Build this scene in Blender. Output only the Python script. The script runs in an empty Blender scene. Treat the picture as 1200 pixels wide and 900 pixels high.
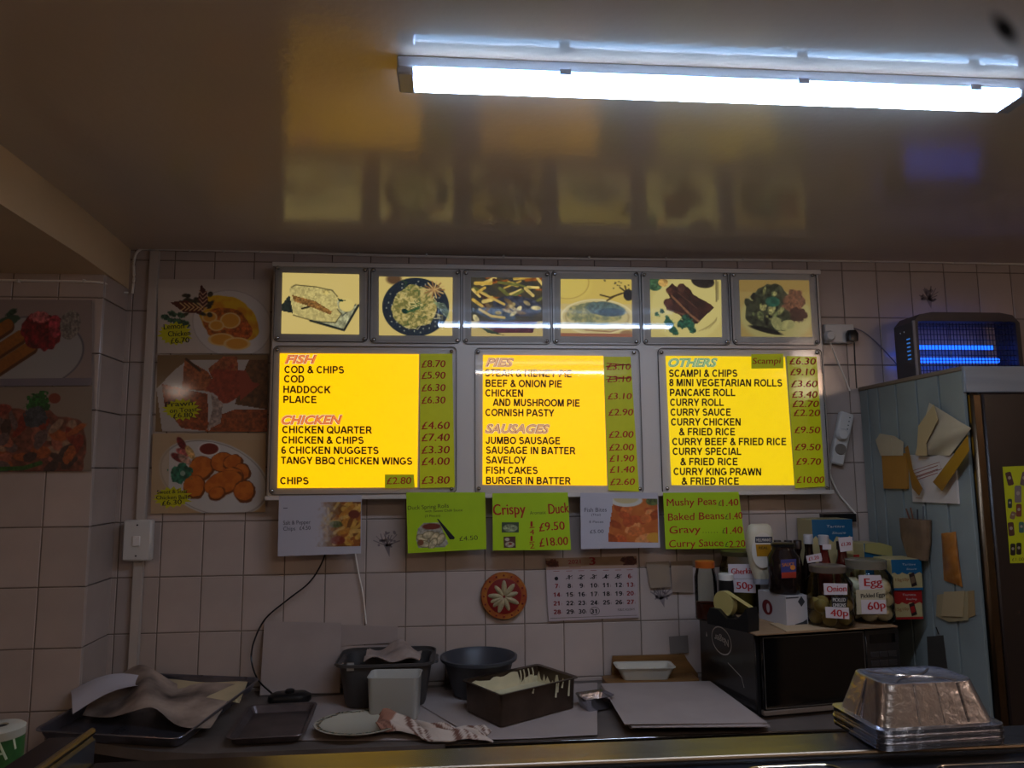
import bpy, math, random
import numpy as np
from mathutils import Matrix, Vector
random.seed(7); RNG = np.random.RandomState(7)
C = bpy.context.scene.collection
SC = bpy.context.scene

# ------------------------------------------------------------------ camera, world, exposure
EYE = 1.62
YAW, PITCH, ROLL, FPX = math.radians(4.735), math.radians(6.954), math.radians(-.4845), 850.0
_f = Vector((math.sin(YAW)*math.cos(PITCH), math.cos(YAW)*math.cos(PITCH), math.sin(PITCH)))
_r = Vector((math.cos(YAW), -math.sin(YAW), 0)); _u = _r.cross(_f)
_r2 = _r*math.cos(ROLL)+_u*math.sin(ROLL); _u2 = -_r*math.sin(ROLL)+_u*math.cos(ROLL)
cd = bpy.data.cameras.new('camera'); cam = bpy.data.objects.new('camera', cd); C.objects.link(cam)
m = Matrix((_r2, _u2, -_f)).transposed().to_4x4(); m.translation = (0, 0, EYE); cam.matrix_world = m
cd.sensor_width = 36; cd.lens = FPX/1200*36; cd.clip_start = .02; cd.clip_end = 50
SC.camera = cam
SC.view_settings.view_transform = 'Standard'; SC.view_settings.look = 'None'
SC.view_settings.exposure = 0.2; SC.view_settings.gamma = 1; SC.view_settings.use_curve_mapping = False
w = bpy.data.worlds.new('world'); SC.world = w; w.use_nodes = True
w.node_tree.nodes['Background'].inputs[0].default_value = (.5, .45, .42, 1)
w.node_tree.nodes['Background'].inputs[1].default_value = .02
TUBE_POWER = 31.0       # radiance of the fluorescent diffuser in view
TUBE_POWER_REAR = 34.0   # the second tube, over the customers' side
BOARD_POWER = .88
GLOBE_POWER = 40.0      # two warm fill globes added out of view over the customers' side

def ray(x, y): return _f + _r2*((x-600)/FPX) - _u2*((y-450)/FPX)
def PY(x, y, Y):
    d = ray(x, y); p = d*(Y/d.y); return Vector((p.x, Y, p.z+EYE))
def PZ(x, y, z):
    d = ray(x, y); p = d*((z-EYE)/d.z); return Vector((p.x, p.y, z))
def PX(x, y, X):
    d = ray(x, y); p = d*(X/d.x); return Vector((X, p.y, p.z+EYE))
def lin(c):
    c = np.asarray(c, float)/255.0
    return np.where(c <= .04045, c/12.92, ((c+.055)/1.055)**2.4)

# ------------------------------------------------------------------ materials
MATS = {}
def mat(name, col=(128, 128, 128), rough=.5, metal=0, var=0, vscale=8, bump=0, bscale=40, coat=0, spec=.5,
        emit=None, power=1.0, col2=None, alpha=1, trans=0, ior=1.45, stretch=None, attr=False, rvar=0, objvar=0, bdist=.002):
    if name in MATS: return MATS[name]
    M = bpy.data.materials.new(name); M.use_nodes = True; nt = M.node_tree; N = nt.nodes; L = nt.links
    b = N['Principled BSDF']; c = list(lin(col))+[1]
    b.inputs['Base Color'].default_value = c; b.inputs['Roughness'].default_value = rough
    b.inputs['Metallic'].default_value = metal; b.inputs['Coat Weight'].default_value = coat
    b.inputs['Coat Roughness'].default_value = .08
    b.inputs['Specular IOR Level'].default_value = spec; b.inputs['IOR'].default_value = ior
    b.inputs['Transmission Weight'].default_value = trans
    tc = N.new('ShaderNodeTexCoord'); mp = N.new('ShaderNodeMapping'); L.new(tc.outputs['Object'], mp.inputs[0])
    if stretch: mp.inputs['Scale'].default_value = stretch
    colout = None
    if attr:
        a = N.new('ShaderNodeAttribute'); a.attribute_name = 'Col'; colout = a.outputs['Color']
        L.new(colout, b.inputs['Base Color'])
    if var or col2 is not None:
        n = N.new('ShaderNodeTexNoise'); n.inputs['Scale'].default_value = vscale; n.inputs['Detail'].default_value = 6
        L.new(mp.outputs[0], n.inputs['Vector'])
        r = N.new('ShaderNodeValToRGB'); L.new(n.outputs['Fac'], r.inputs[0])
        r.color_ramp.elements[0].position = .35; r.color_ramp.elements[1].position = .65
        ca = np.array(lin(col)); cb = lin(col2) if col2 is not None else ca*(1-var)
        r.color_ramp.elements[0].color = list(cb)+[1]; r.color_ramp.elements[1].color = list(ca)+[1]
        colout = r.outputs[0]; L.new(colout, b.inputs['Base Color'])
        if rvar:
            mr = N.new('ShaderNodeMapRange'); L.new(n.outputs['Fac'], mr.inputs[0])
            mr.inputs['To Min'].default_value = rough-rvar; mr.inputs['To Max'].default_value = rough+rvar
            L.new(mr.outputs[0], b.inputs['Roughness'])
    if objvar:
        oi = N.new('ShaderNodeObjectInfo'); hs = N.new('ShaderNodeHueSaturation')
        mr = N.new('ShaderNodeMapRange'); L.new(oi.outputs['Random'], mr.inputs[0])
        mr.inputs['To Min'].default_value = 1-objvar; mr.inputs['To Max'].default_value = 1+objvar*.4
        L.new(mr.outputs[0], hs.inputs['Value'])
        if colout is not None: L.new(colout, hs.inputs['Color'])
        else: hs.inputs['Color'].default_value = c
        L.new(hs.outputs[0], b.inputs['Base Color'])
    if bump:
        n2 = N.new('ShaderNodeTexNoise'); n2.inputs['Scale'].default_value = bscale; n2.inputs['Detail'].default_value = 4
        L.new(mp.outputs[0], n2.inputs['Vector'])
        bp = N.new('ShaderNodeBump'); bp.inputs['Strength'].default_value = bump; bp.inputs['Distance'].default_value = bdist
        L.new(n2.outputs['Fac'], bp.inputs['Height']); L.new(bp.outputs[0], b.inputs['Normal'])
        if coat: L.new(bp.outputs[0], b.inputs['Coat Normal'])
    if emit is not None:
        b.inputs['Emission Strength'].default_value = power
        if emit == 'attr': L.new(colout, b.inputs['Emission Color']); b.inputs['Base Color'].default_value = (0, 0, 0, 1); [L.remove(l) for l in list(b.inputs['Base Color'].links)]
        else: b.inputs['Emission Color'].default_value = list(lin(emit))+[1]
    MATS[name] = M; return M
def thin_glass(name, tint=(255, 255, 255), rough=.03, ior=1.45, fac=None):
    if name in MATS: return MATS[name]
    M = bpy.data.materials.new(name); M.use_nodes = True; nt = M.node_tree; N = nt.nodes; L = nt.links
    N.remove(N['Principled BSDF']); o = N['Material Output']
    t = N.new('ShaderNodeBsdfTransparent'); t.inputs[0].default_value = list(lin(tint))+[1]
    g = N.new('ShaderNodeBsdfGlossy'); g.inputs['Roughness'].default_value = rough
    f = N.new('ShaderNodeFresnel'); f.inputs['IOR'].default_value = ior
    mx = N.new('ShaderNodeMixShader'); L.new(f.outputs[0], mx.inputs[0]); L.new(t.outputs[0], mx.inputs[1]); L.new(g.outputs[0], mx.inputs[2])
    L.new(mx.outputs[0], o.inputs[0]); MATS[name] = M; return M

# ------------------------------------------------------------------ mesh helpers
def rrect(hx, hy, r, n=4):
    r = max(min(r, hx, hy), 1e-5); out = []
    for cx, cy, a0 in ((hx-r, hy-r, 0), (-hx+r, hy-r, 90), (-hx+r, -hy+r, 180), (hx-r, -hy+r, 270)):
        for k in range(n+1):
            a = math.radians(a0+90*k/n); out.append((cx+r*math.cos(a), cy+r*math.sin(a)))
    return out
def spline(pts, n=8):
    pts = [Vector(p) for p in pts]; out = []
    for i in range(len(pts)-1):
        p0 = pts[max(i-1, 0)]; p1 = pts[i]; p2 = pts[i+1]; p3 = pts[min(i+2, len(pts)-1)]
        for k in range(n):
            t = k/n; out.append(.5*((2*p1)+(p2-p0)*t+(2*p0-5*p1+4*p2-p3)*t*t+(3*p1-p0-3*p2+p3)*t**3))
    out.append(pts[-1]); return out
class MB:
    def __init__(s, M=None): s.v = []; s.f = []; s.m = []; s.mi = 0; s.M = M; s.col = None
    def add(s, vs, fs):
        b = len(s.v)
        for p in vs:
            p = Vector(p); s.v.append(tuple(s.M @ p if s.M else p))
        for f in fs: s.f.append(tuple(b+i for i in f)); s.m.append(s.mi)
    def box(s, lo, hi, bev=0, R=None):
        lo = Vector(lo); hi = Vector(hi); c = (lo+hi)/2; h = (hi-lo)/2
        if bev and min(h) > bev:
            s.loft([(c.z-h.z, h.x-bev, h.y-bev, .0001), (c.z-h.z+bev, h.x, h.y, bev), (c.z+h.z-bev, h.x, h.y, bev), (c.z+h.z, h.x-bev, h.y-bev, .0001)], (c.x, c.y, 0), n=1, R=R, Rc=c)
            return
        vs = [Vector((x*h.x, y*h.y, z*h.z)) for z in (-1, 1) for y in (-1, 1) for x in (-1, 1)]
        vs = [((R @ v) if R else v)+c for v in vs]
        s.add(vs, [(0, 2, 3, 1), (4, 5, 7, 6), (0, 1, 5, 4), (2, 6, 7, 3), (0, 4, 6, 2), (1, 3, 7, 5)])
    def loft(s, secs, c=(0, 0, 0), n=4, cap0=True, cap1=True, R=None, Rc=None):
        vs = []; k = 4*(n+1)
        for z, hx, hy, r in secs: vs += [Vector((c[0]+x, c[1]+y, c[2]+z)) for x, y in rrect(hx, hy, r, n)]
        if R is not None: vs = [(R @ (v-Vector(Rc)))+Vector(Rc) for v in vs]
        fs = []
        for i in range(len(secs)-1):
            for j in range(k): fs.append((i*k+j, i*k+(j+1) % k, (i+1)*k+(j+1) % k, (i+1)*k+j))
        if cap0: fs.append(tuple(range(k-1, -1, -1)))
        if cap1: fs.append(tuple((len(secs)-1)*k+j for j in range(k)))
        s.add(vs, fs)
    def lathe(s, prof, c=(0, 0, 0), n=20, sx=1, sy=1, axis=None):
        vs = []
        for r, z in prof:
            for k in range(n):
                a = 2*math.pi*k/n; vs.append(Vector((r*math.cos(a)*sx, r*math.sin(a)*sy, z)))
        if axis is not None:
            q = Vector((0, 0, 1)).rotation_difference(Vector(axis)); vs = [q @ v for v in vs]
        vs = [v+Vector(c) for v in vs]; fs = []
        for i in range(len(prof)-1):
            for j in range(n): fs.append((i*n+j, i*n+(j+1) % n, (i+1)*n+(j+1) % n, (i+1)*n+j))
        fs.append(tuple(range(n-1, -1, -1))); fs.append(tuple((len(prof)-1)*n+j for j in range(n)))
        s.add(vs, fs)
    def tube(s, pts, r, n=8, sm=True, flat=1):
        pts = spline(pts, 6) if sm else [Vector(p) for p in pts]
        vs = []; up = Vector((0, 0, 1))
        for i, p in enumerate(pts):
            t = (pts[min(i+1, len(pts)-1)]-pts[max(i-1, 0)]).normalized()
            a = t.cross(up)
            if a.length < .05: a = t.cross(Vector((0, 1, 0)))
            a.normalize(); b = t.cross(a)
            rr = r(i/(len(pts)-1)) if callable(r) else r
            for k in range(n):
                an = 2*math.pi*k/n; vs.append(p+a*rr*math.cos(an)+b*rr*math.sin(an)*flat)
        fs = []
        for i in range(len(pts)-1):
            for j in range(n): fs.append((i*n+j, i*n+(j+1) % n, (i+1)*n+(j+1) % n, (i+1)*n+j))
        fs.append(tuple(range(n-1, -1, -1))); fs.append(tuple((len(pts)-1)*n+j for j in range(n)))
        s.add(vs, fs)
    def slab(s, quad, t, n=Vector((0, 1, 0))):      # thin solid: quad in front, thickness t along n behind it
        q = [Vector(p) for p in quad]; k = len(q); vs = q+[p+n*t for p in q]
        s.add(vs, [tuple(range(k)), tuple(range(2*k-1, k-1, -1))]+[(j, j+k, (j+1) % k+k, (j+1) % k) for j in range(k)])
    def sphere(s, c, r, n=10, sz=(1, 1, 1)):
        prof = [(r*math.sin(math.pi*i/(n//2+1))+1e-5, -r*math.cos(math.pi*i/(n//2+1))) for i in range(0, n//2+2)]
        vs = []
        for rr, z in prof:
            for k in range(n):
                a = 2*math.pi*k/n; vs.append((c[0]+rr*math.cos(a)*sz[0], c[1]+rr*math.sin(a)*sz[1], c[2]+z*sz[2]))
        fs = [(i*n+j, i*n+(j+1) % n, (i+1)*n+(j+1) % n, (i+1)*n+j) for i in range(len(prof)-1) for j in range(n)]
        s.add(vs, fs)
    def sheet(s, fn, nu, nv, t=.0006):              # fn(u,v)->point; a thin solid sheet
        g = [[Vector(fn(i/nu, j/nv)) for i in range(nu+1)] for j in range(nv+1)]
        vs = []; nr = []
        for j in range(nv+1):
            for i in range(nu+1):
                du = g[j][min(i+1, nu)]-g[j][max(i-1, 0)]; dv = g[min(j+1, nv)][i]-g[max(j-1, 0)][i]
                nn = du.cross(dv); nr.append(nn.normalized() if nn.length > 1e-9 else Vector((0, 0, 1)))
                vs.append(g[j][i])
        K = len(vs); vs += [v-n_*t for v, n_ in zip(vs, nr)]; W_ = nu+1; fs = []
        for j in range(nv):
            for i in range(nu):
                a = j*W_+i; fs.append((a, a+1, a+1+W_, a+W_)); fs.append((K+a, K+a+W_, K+a+1+W_, K+a+1))
        for i in range(nu):
            fs.append((i, K+i, K+i+1, i+1)); a = nv*W_+i; fs.append((a, a+1, K+a+1, K+a))
        for j in range(nv):
            a = j*W_; fs.append((a, a+W_, K+a+W_, K+a)); a = j*W_+nu; fs.append((a, K+a, K+a+W_, a+W_))
        s.add(vs, fs)
WM = {}
def mesh_of(mb, name, mats, inv=None, smooth=None):
    me = bpy.data.meshes.new(name); vs = mb.v
    if inv is not None: vs = [tuple(inv @ Vector(p)) for p in vs]
    me.from_pydata(vs, [], mb.f)
    for M in (mats if isinstance(mats, (list, tuple)) else [mats]): me.materials.append(M)
    me.polygons.foreach_set('material_index', mb.m)
    if smooth:
        me.polygons.foreach_set('use_smooth', [True]*len(mb.f))
        try: me.set_sharp_from_angle(angle=math.radians(smooth))
        except Exception: pass
    me.update(); return me
def tag(o, label=None, cat=None, group=None, kind=None):
    if label: o['label'] = label
    if cat: o['category'] = cat
    if group: o['group'] = group
    if kind: o['kind'] = kind
    return o
def root(name, label, cat, loc, rz=0, group=None):
    o = bpy.data.objects.new(name, None); o.empty_display_size = .02; C.objects.link(o)
    M = Matrix.Translation(Vector(loc)) @ Matrix.Rotation(rz, 4, 'Z'); o.matrix_world = M; WM[o.name] = M
    o.location = loc; o.rotation_euler = (0, 0, rz)
    return tag(o, label, cat, group)
def part(name, mb, mats, parent=None, smooth=40, label=None):
    M = WM.get(parent.name, Matrix()) if parent else Matrix()
    o = bpy.data.objects.new(name, mesh_of(mb, name, mats, M.inverted() if parent else None, smooth)); C.objects.link(o)
    if parent: o.parent = parent; WM[o.name] = M
    if label: o['label'] = label
    return o
def thing(name, mb, mats, label, cat, group=None, smooth=40):     # a top-level object that is one mesh, origin at its base
    lo = np.array(mb.v); c = Vector(((lo[:, 0].min()+lo[:, 0].max())/2, (lo[:, 1].min()+lo[:, 1].max())/2, lo[:, 2].min()))
    M = Matrix.Translation(c); o = bpy.data.objects.new(name, mesh_of(mb, name, mats, M.inverted(), smooth)); o.location = c
    C.objects.link(o); WM[o.name] = M; return tag(o, label, cat, group)
def struct(name, mb, mats, smooth=None):
    o = part(name, mb, mats, None, smooth); o['kind'] = 'structure'; WM[o.name] = Matrix(); return o
def place(name, me, parent, loc, rot=None, scale=None):           # one more copy of a shared mesh as a part
    o = bpy.data.objects.new(name, me); C.objects.link(o); o.parent = parent
    M = WM.get(parent.name, Matrix()); o.location = M.inverted() @ Vector(loc)
    if rot: o.rotation_euler = rot
    if scale: o.scale = scale
    WM[o.name] = M; return o

# ------------------------------------------------------------------ flat print: lettering and painted pictures
_tc = {}
def glyphs(s, off=0, shear=0):
    k = (s, off, shear)
    if k in _tc: return _tc[k]
    cu = bpy.data.curves.new('t', 'FONT'); cu.body = s; cu.offset = off; cu.shear = shear; cu.resolution_u = 3
    cu.fill_mode = 'BOTH'; cu.dimensions = '2D'
    o = bpy.data.objects.new('t', cu); C.objects.link(o); dg = bpy.context.evaluated_depsgraph_get(); dg.update()
    me = bpy.data.meshes.new_from_object(o.evaluated_get(dg))
    vs = [(v.co.x, v.co.y) for v in me.vertices]; fs = [tuple(p.vertices) for p in me.polygons]
    bpy.data.objects.remove(o); bpy.data.curves.remove(cu); bpy.data.meshes.remove(me)
    _tc[k] = (vs, fs); return _tc[k]
_H = glyphs('H'); CAPH = max(v[1] for v in _H[0])
class Ink(MB):
    def __init__(s, frame, flip=1): super().__init__(); s.fr = frame; s.flip = flip; s.lift = .0007
    def poly(s, pts, lift=None):
        l = s.lift if lift is None else lift; s.add([s.fr(x, y, l) for x, y in pts], [tuple(range(len(pts)))])
    def ell(s, cx, cy, rx, ry, a=0, n=20, lift=None):
        ca, sa = math.cos(a), math.sin(a)
        s.poly([(cx+rx*math.cos(t)*ca-ry*math.sin(t)*sa, cy+rx*math.cos(t)*sa+ry*math.sin(t)*ca) for t in [2*math.pi*k/n for k in range(n)]], lift)
    def ring(s, cx, cy, rx, ry, w, n=24, lift=None):
        s.stroke([(cx+rx*math.cos(2*math.pi*k/n), cy+ry*math.sin(2*math.pi*k/n)) for k in range(n+1)], w, lift)
    def stroke(s, pts, w, lift=None):
        l = s.lift if lift is None else lift; vs = []; n = len(pts)
        for i, (x, y) in enumerate(pts):
            a = pts[max(i-1, 0)]; b = pts[min(i+1, n-1)]; dx, dy = b[0]-a[0], b[1]-a[1]; L = math.hypot(dx, dy) or 1
            vs += [s.fr(x-dy/L*w/2, y+dx/L*w/2, l), s.fr(x+dy/L*w/2, y-dx/L*w/2, l)]
        s.add(vs, [(2*i, 2*i+1, 2*i+3, 2*i+2) for i in range(n-1)])
    def text(s, t, x0, y0, x1, y1, h, bold=0, shear=0, lift=None, wob=0):
        if bold and bold < .035:
            for k in (-1, 0, 1):
                d = k*bold*h*1.8; s.text(t, x0+d, y0, x1+d, y1, h, 0, shear, (s.lift if lift is None else lift)+k*.00002, wob)
            return
        vs, fs = glyphs(t, bold, shear); l = s.lift if lift is None else lift
        if not vs: return
        mn = min(v[0] for v in vs); mx = max(v[0] for v in vs); W_ = math.hypot(x1-x0, y1-y0)
        ex, ey = (x1-x0)/W_, (y1-y0)/W_; ux, uy = (ey, -ex) if s.flip > 0 else (-ey, ex); out = []
        for a, b in vs:
            X = (a-mn)/(mx-mn)*W_; Yv = b/CAPH*h
            if wob:
                q = X/h
                Yv += wob*h*(.6*math.sin(q*1.7+len(t))+.4*math.sin(q*4.1+x0)); X += wob*h*.5*math.sin(Yv/h*3+q*1.3)
            out.append(s.fr(x0+ex*X+ux*Yv, y0+ey*X+uy*Yv, l))
        s.add(out, fs)
def _arc(cx, cy, rx, ry, a0, a1, n=9): return [(cx+rx*math.cos(math.radians(a0+(a1-a0)*k/n)), cy+ry*math.sin(math.radians(a0+(a1-a0)*k/n))) for k in range(n+1)]
_T = .235; _b = _T/2      # bold grotesque capitals drawn as bars (v: slanting bar, h: level bar, a: arc)
SANS = {'A': (1.0, [('v', .10, 0, .47, 1), ('v', .90, 0, .53, 1), ('h', .26, .74, .29)]), 'B': (1.0, [('v', .18, 0, .18, 1), ('a', [(.18, .915)]+_arc(.55, .735, .22, .18, 90, -90)+[(.18, .555)]), ('a', [(.18, .52)]+_arc(.58, .302, .24, .217, 90, -90)+[(.18, .085)])]),
 'C': (1.0, [('a', _arc(.52, .5, .38, .415, 42, 318, 16))]), 'D': (1.0, [('v', .18, 0, .18, 1), ('a', [(.18, .915)]+_arc(.47, .5, .35, .415, 90, -90, 12)+[(.18, .085)])]),
 'E': (.93, [('v', .18, 0, .18, 1), ('h', .18, .82, .915), ('h', .18, .77, .52), ('h', .18, .85, .085)]), 'F': (.85, [('v', .18, 0, .18, 1), ('h', .18, .80, .915), ('h', .18, .72, .5)]),
 'G': (1.09, [('a', _arc(.54, .5, .40, .415, 45, 335, 16)), ('h', .56, .98, .44), ('v', .91, .14, .91, .44)]), 'H': (1.0, [('v', .18, 0, .18, 1), ('v', .82, 0, .82, 1), ('h', .18, .82, .53)]),
 'I': (.39, [('v', .195, 0, .195, 1)]), 'J': (.78, [('v', .58, .3, .58, 1), ('a', [(.58, .32)]+_arc(.345, .30, .235, .215, 0, -180)+[(.11, .34)])]),
 'K': (1.0, [('v', .18, 0, .18, 1), ('v', .28, .38, .86, 1), ('v', .88, 0, .46, .58)]), 'L': (.85, [('v', .18, 0, .18, 1), ('h', .18, .82, .085)]),
 'M': (1.16, [('v', .18, 0, .18, 1), ('v', .98, 0, .98, 1), ('v', .58, 0, .24, 1), ('v', .58, 0, .92, 1)]), 'N': (1.0, [('v', .18, 0, .18, 1), ('v', .82, 0, .82, 1), ('v', .80, 0, .20, 1)]),
 'O': (1.09, [('a', _arc(.545, .5, .42, .415, 0, 360, 20))]), 'P': (.93, [('v', .18, 0, .18, 1), ('a', [(.18, .915)]+_arc(.53, .67, .24, .245, 90, -90)+[(.18, .425)])]),
 'Q': (1.09, [('a', _arc(.545, .5, .42, .415, 0, 360, 20)), ('v', 1.0, -.05, .64, .32)]), 'R': (1.0, [('v', .18, 0, .18, 1), ('a', [(.18, .915)]+_arc(.57, .69, .23, .225, 90, -90)+[(.18, .465)]), ('v', .88, 0, .58, .47)]),
 'S': (.93, [('a', _arc(.465, .71, .29, .205, 25, 225, 10)+[(.45, .51)]+_arc(.465, .30, .315, .215, 70, -160, 12))]), 'T': (.85, [('v', .425, 0, .425, 1), ('h', .03, .82, .915)]),
 'U': (1.0, [('v', .18, .38, .18, 1), ('v', .82, .38, .82, 1), ('a', _arc(.5, .40, .32, .315, 180, 360, 12))]), 'V': (.93, [('v', .465, 0, .10, 1), ('v', .465, 0, .83, 1)]),
 'W': (1.32, [('v', .36, 0, .10, 1), ('v', .36, 0, .66, 1), ('v', .96, 0, .66, 1), ('v', .96, 0, 1.22, 1)]), 'Y': (.93, [('v', .465, 0, .465, .45), ('v', .465, .38, .11, 1), ('v', .465, .38, .82, 1)]),
 'X': (.93, [('v', .1, 0, .83, 1), ('v', .83, 0, .1, 1)]), 'Z': (.85, [('h', .06, .8, .915), ('h', .04, .8, .085), ('v', .12, .05, .72, .95)]),
 '&': (1.0, [('a', [(.92, .03), (.42, .60)]+_arc(.44, .77, .16, .15, 200, -60, 10)+[(.26, .44)]+_arc(.40, .26, .26, .19, 140, 330, 10)+[(.80, .46)])]),
 '6': (.78, [('a', _arc(.39, .30, .245, .22, 0, 360, 16)), ('a', _arc(.42, .45, .30, .46, 60, 190, 10))]), '8': (.78, [('a', _arc(.39, .28, .26, .20, 0, 360, 16)), ('a', _arc(.39, .72, .22, .19, 0, 360, 16))]),
 '1': (.78, [('v', .42, 0, .42, 1), ('v', .18, .68, .40, .92)]), '2': (.78, [('h', .1, .7, .085), ('a', _arc(.38, .68, .25, .24, 170, -30, 10)+[(.18, .12)])]), '3': (.78, [('a', _arc(.36, .72, .22, .195, 150, -90, 10)), ('a', _arc(.36, .29, .26, .21, 90, -150, 10))]),
 '4': (.78, [('v', .5, 0, .5, 1), ('h', .06, .72, .28), ('v', .12, .26, .48, .96)]), '5': (.78, [('h', .2, .68, .915), ('v', .15, .45, .24, .95), ('a', _arc(.37, .31, .26, .23, 130, -150, 12))]), '7': (.78, [('h', .08, .72, .915), ('v', .28, 0, .62, .88)]),
 '9': (.78, [('a', _arc(.39, .70, .245, .22, 0, 360, 16)), ('a', _arc(.36, .55, .30, .46, 240, 370, 10))]), '0': (.78, [('a', _arc(.39, .5, .26, .42, 0, 360, 16))]), ' ': (.39, [])}
def sans(ik, t, x0, y0, x1, y1, h, lift=None):
    l = ik.lift if lift is None else lift; adv = [SANS[c][0] for c in t]; tot = sum(adv)-.14; W_ = math.hypot(x1-x0, y1-y0); k = W_/(tot*h)
    ex, ey = (x1-x0)/W_, (y1-y0)/W_; ux, uy = (ey, -ex) if ik.flip > 0 else (-ey, ex)
    def P(a, b): return ik.fr(x0+(ex*a*k+ux*b)*h, y0+(ey*a*k+uy*b)*h, l)
    o = -.07
    for c, w_ in zip(t, adv):
        for st in SANS[c][1]:
            if st[0] == 'v':
                _, xa, ya, xb, yb = st; dx, dy = xb-xa, yb-ya; hh = _b*math.hypot(dx, dy)/abs(dy)
                hh = min(hh, .2); ik.add([P(o+xa-hh, ya), P(o+xa+hh, ya), P(o+xb+hh, yb), P(o+xb-hh, yb)], [(0, 1, 2, 3)])
            elif st[0] == 'h':
                _, xa, xb, y = st; ik.add([P(o+xa, y-.1), P(o+xb, y-.1), P(o+xb, y+.1), P(o+xa, y+.1)], [(0, 1, 2, 3)])
            else:
                pts = st[1]; n = len(pts); cl = abs(pts[0][0]-pts[-1][0])+abs(pts[0][1]-pts[-1][1]) < 1e-6; vs = []
                for i, (x, y) in enumerate(pts):
                    a = pts[i-1] if i else (pts[-2] if cl else pts[0]); b = pts[i+1] if i < n-1 else (pts[1] if cl else pts[-1])
                    dx, dy = b[0]-a[0], b[1]-a[1]; L = math.hypot(dx, dy) or 1; hw = _b*(1-.1*abs(dx)/L)
                    vs += [P(o+x-dy/L*hw, y+dx/L*hw), P(o+x+dy/L*hw, y-dx/L*hw)]
                ik.add(vs, [(2*i, 2*i+1, 2*i+3, 2*i+2) for i in range(n-1)])
        o += w_
def plane(Y): return lambda x, y, l: PY(x, y, Y-l)
class Cv:                                            # a small canvas painted in code, turned into a coloured grid mesh
    def __init__(s, w, h, bg):
        s.w, s.h = w, h; s.a = np.zeros((h, w, 3))+np.array(bg, float)
        s.X, s.Y = np.meshgrid((np.arange(w)+.5), (np.arange(h)+.5))
    def noise(s, sc, seed=0, _in=False):
        if sc > 1.6 and not _in: return .62*s.noise(sc, seed, True)+.38*s.noise(max(sc*.45, 1.1), seed+3, True)
        r = np.random.RandomState(seed+11); gw, gh = int(s.w/sc)+3, int(s.h/sc)+3; g = r.rand(gh, gw)
        x = s.X/sc; y = s.Y/sc; xi = x.astype(int); yi = y.astype(int); fx = x-xi; fy = y-yi; fx = fx*fx*(3-2*fx); fy = fy*fy*(3-2*fy)
        return (g[yi, xi]*(1-fx)+g[yi, xi+1]*fx)*(1-fy)+(g[yi+1, xi]*(1-fx)+g[yi+1, xi+1]*fx)*fy
    def put(s, mask, col, tex=0, tsc=3, seed=0, col2=None):
        col = np.array(col, float); n = s.noise(tsc, seed)
        if col2 is not None: t = np.clip((n-.5)*3+.5, 0, 1)[..., None]; c = col*(1-t)+np.array(col2, float)*t
        else: c = col*(1+tex*(n-.5)*2)[..., None]
        m_ = np.clip(mask, 0, 1)[..., None]; s.a = s.a*(1-m_)+c*m_
    def ell(s, cx, cy, rx, ry, a, col, soft=1., wob=0, **k):
        ca, sa = math.cos(a), math.sin(a); dx = s.X-cx; dy = s.Y-cy
        u = (dx*ca+dy*sa)/rx; v = (-dx*sa+dy*ca)/ry; r = np.sqrt(u*u+v*v)
        if wob: r = r+wob*(s.noise(max(rx, ry)*.45, k.get('seed', 0)+5)-.5)*2
        s.put((1-r)*min(rx, ry)/soft+.5, col, **k)
    def ring(s, cx, cy, rx, ry, w_, col, a=0):
        ca, sa = math.cos(a), math.sin(a); dx = s.X-cx; dy = s.Y-cy
        r = np.sqrt(((dx*ca+dy*sa)/rx)**2+((-dx*sa+dy*ca)/ry)**2); s.put((w_/2-np.abs(r-1)*min(rx, ry))+.5, col)
    def poly(s, pts, col, **k):
        m_ = np.zeros((s.h, s.w), bool); n = len(pts); j = n-1
        for i in range(n):
            xi, yi = pts[i]; xj, yj = pts[j]
            if yi != yj:
                m_ ^= ((yi > s.Y) != (yj > s.Y)) & (s.X < (xj-xi)*(s.Y-yi)/(yj-yi)+xi)
            j = i
        s.put(m_.astype(float), col, **k)
    def line(s, pts, w_, col, **k):
        d = np.full((s.h, s.w), 1e9)
        for (x0, y0), (x1, y1) in zip(pts[:-1], pts[1:]):
            L2 = (x1-x0)**2+(y1-y0)**2 or 1; t = np.clip(((s.X-x0)*(x1-x0)+(s.Y-y0)*(y1-y0))/L2, 0, 1)
            d = np.minimum(d, np.hypot(s.X-x0-t*(x1-x0), s.Y-y0-t*(y1-y0)))
        s.put((w_/2-d)+.5, col, **k)
def picture(name, cv, quad, frame, M, parent, lift=.0004, label=None):      # quad: TL TR BR BL in frame coordinates
    w_, h_ = cv.w, cv.h; vs = []
    for j in range(h_+1):
        v = j/h_
        for i in range(w_+1):
            u = i/w_
            x = (quad[0][0]*(1-u)+quad[1][0]*u)*(1-v)+(quad[3][0]*(1-u)+quad[2][0]*u)*v
            y = (quad[0][1]*(1-u)+quad[1][1]*u)*(1-v)+(quad[3][1]*(1-u)+quad[2][1]*u)*v
            vs.append(frame(x, y, lift))
    fs = [(j*(w_+1)+i, (j+1)*(w_+1)+i, (j+1)*(w_+1)+i+1, j*(w_+1)+i+1) for j in range(h_) for i in range(w_)]
    mb = MB(); mb.v = [tuple(p) for p in vs]; mb.f = fs; mb.m = [0]*len(fs)
    o = part(name, mb, M, parent, None, label); me = o.data
    ca = me.color_attributes.new('Col', 'FLOAT_COLOR', 'CORNER')
    c = lin(np.clip(cv.a, 0, 255)).reshape(-1, 3); c = np.concatenate([c, np.ones((len(c), 1))], 1)
    ca.data.foreach_set('color', np.repeat(c, 4, axis=0).ravel().astype(np.float32))
    return o

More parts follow.
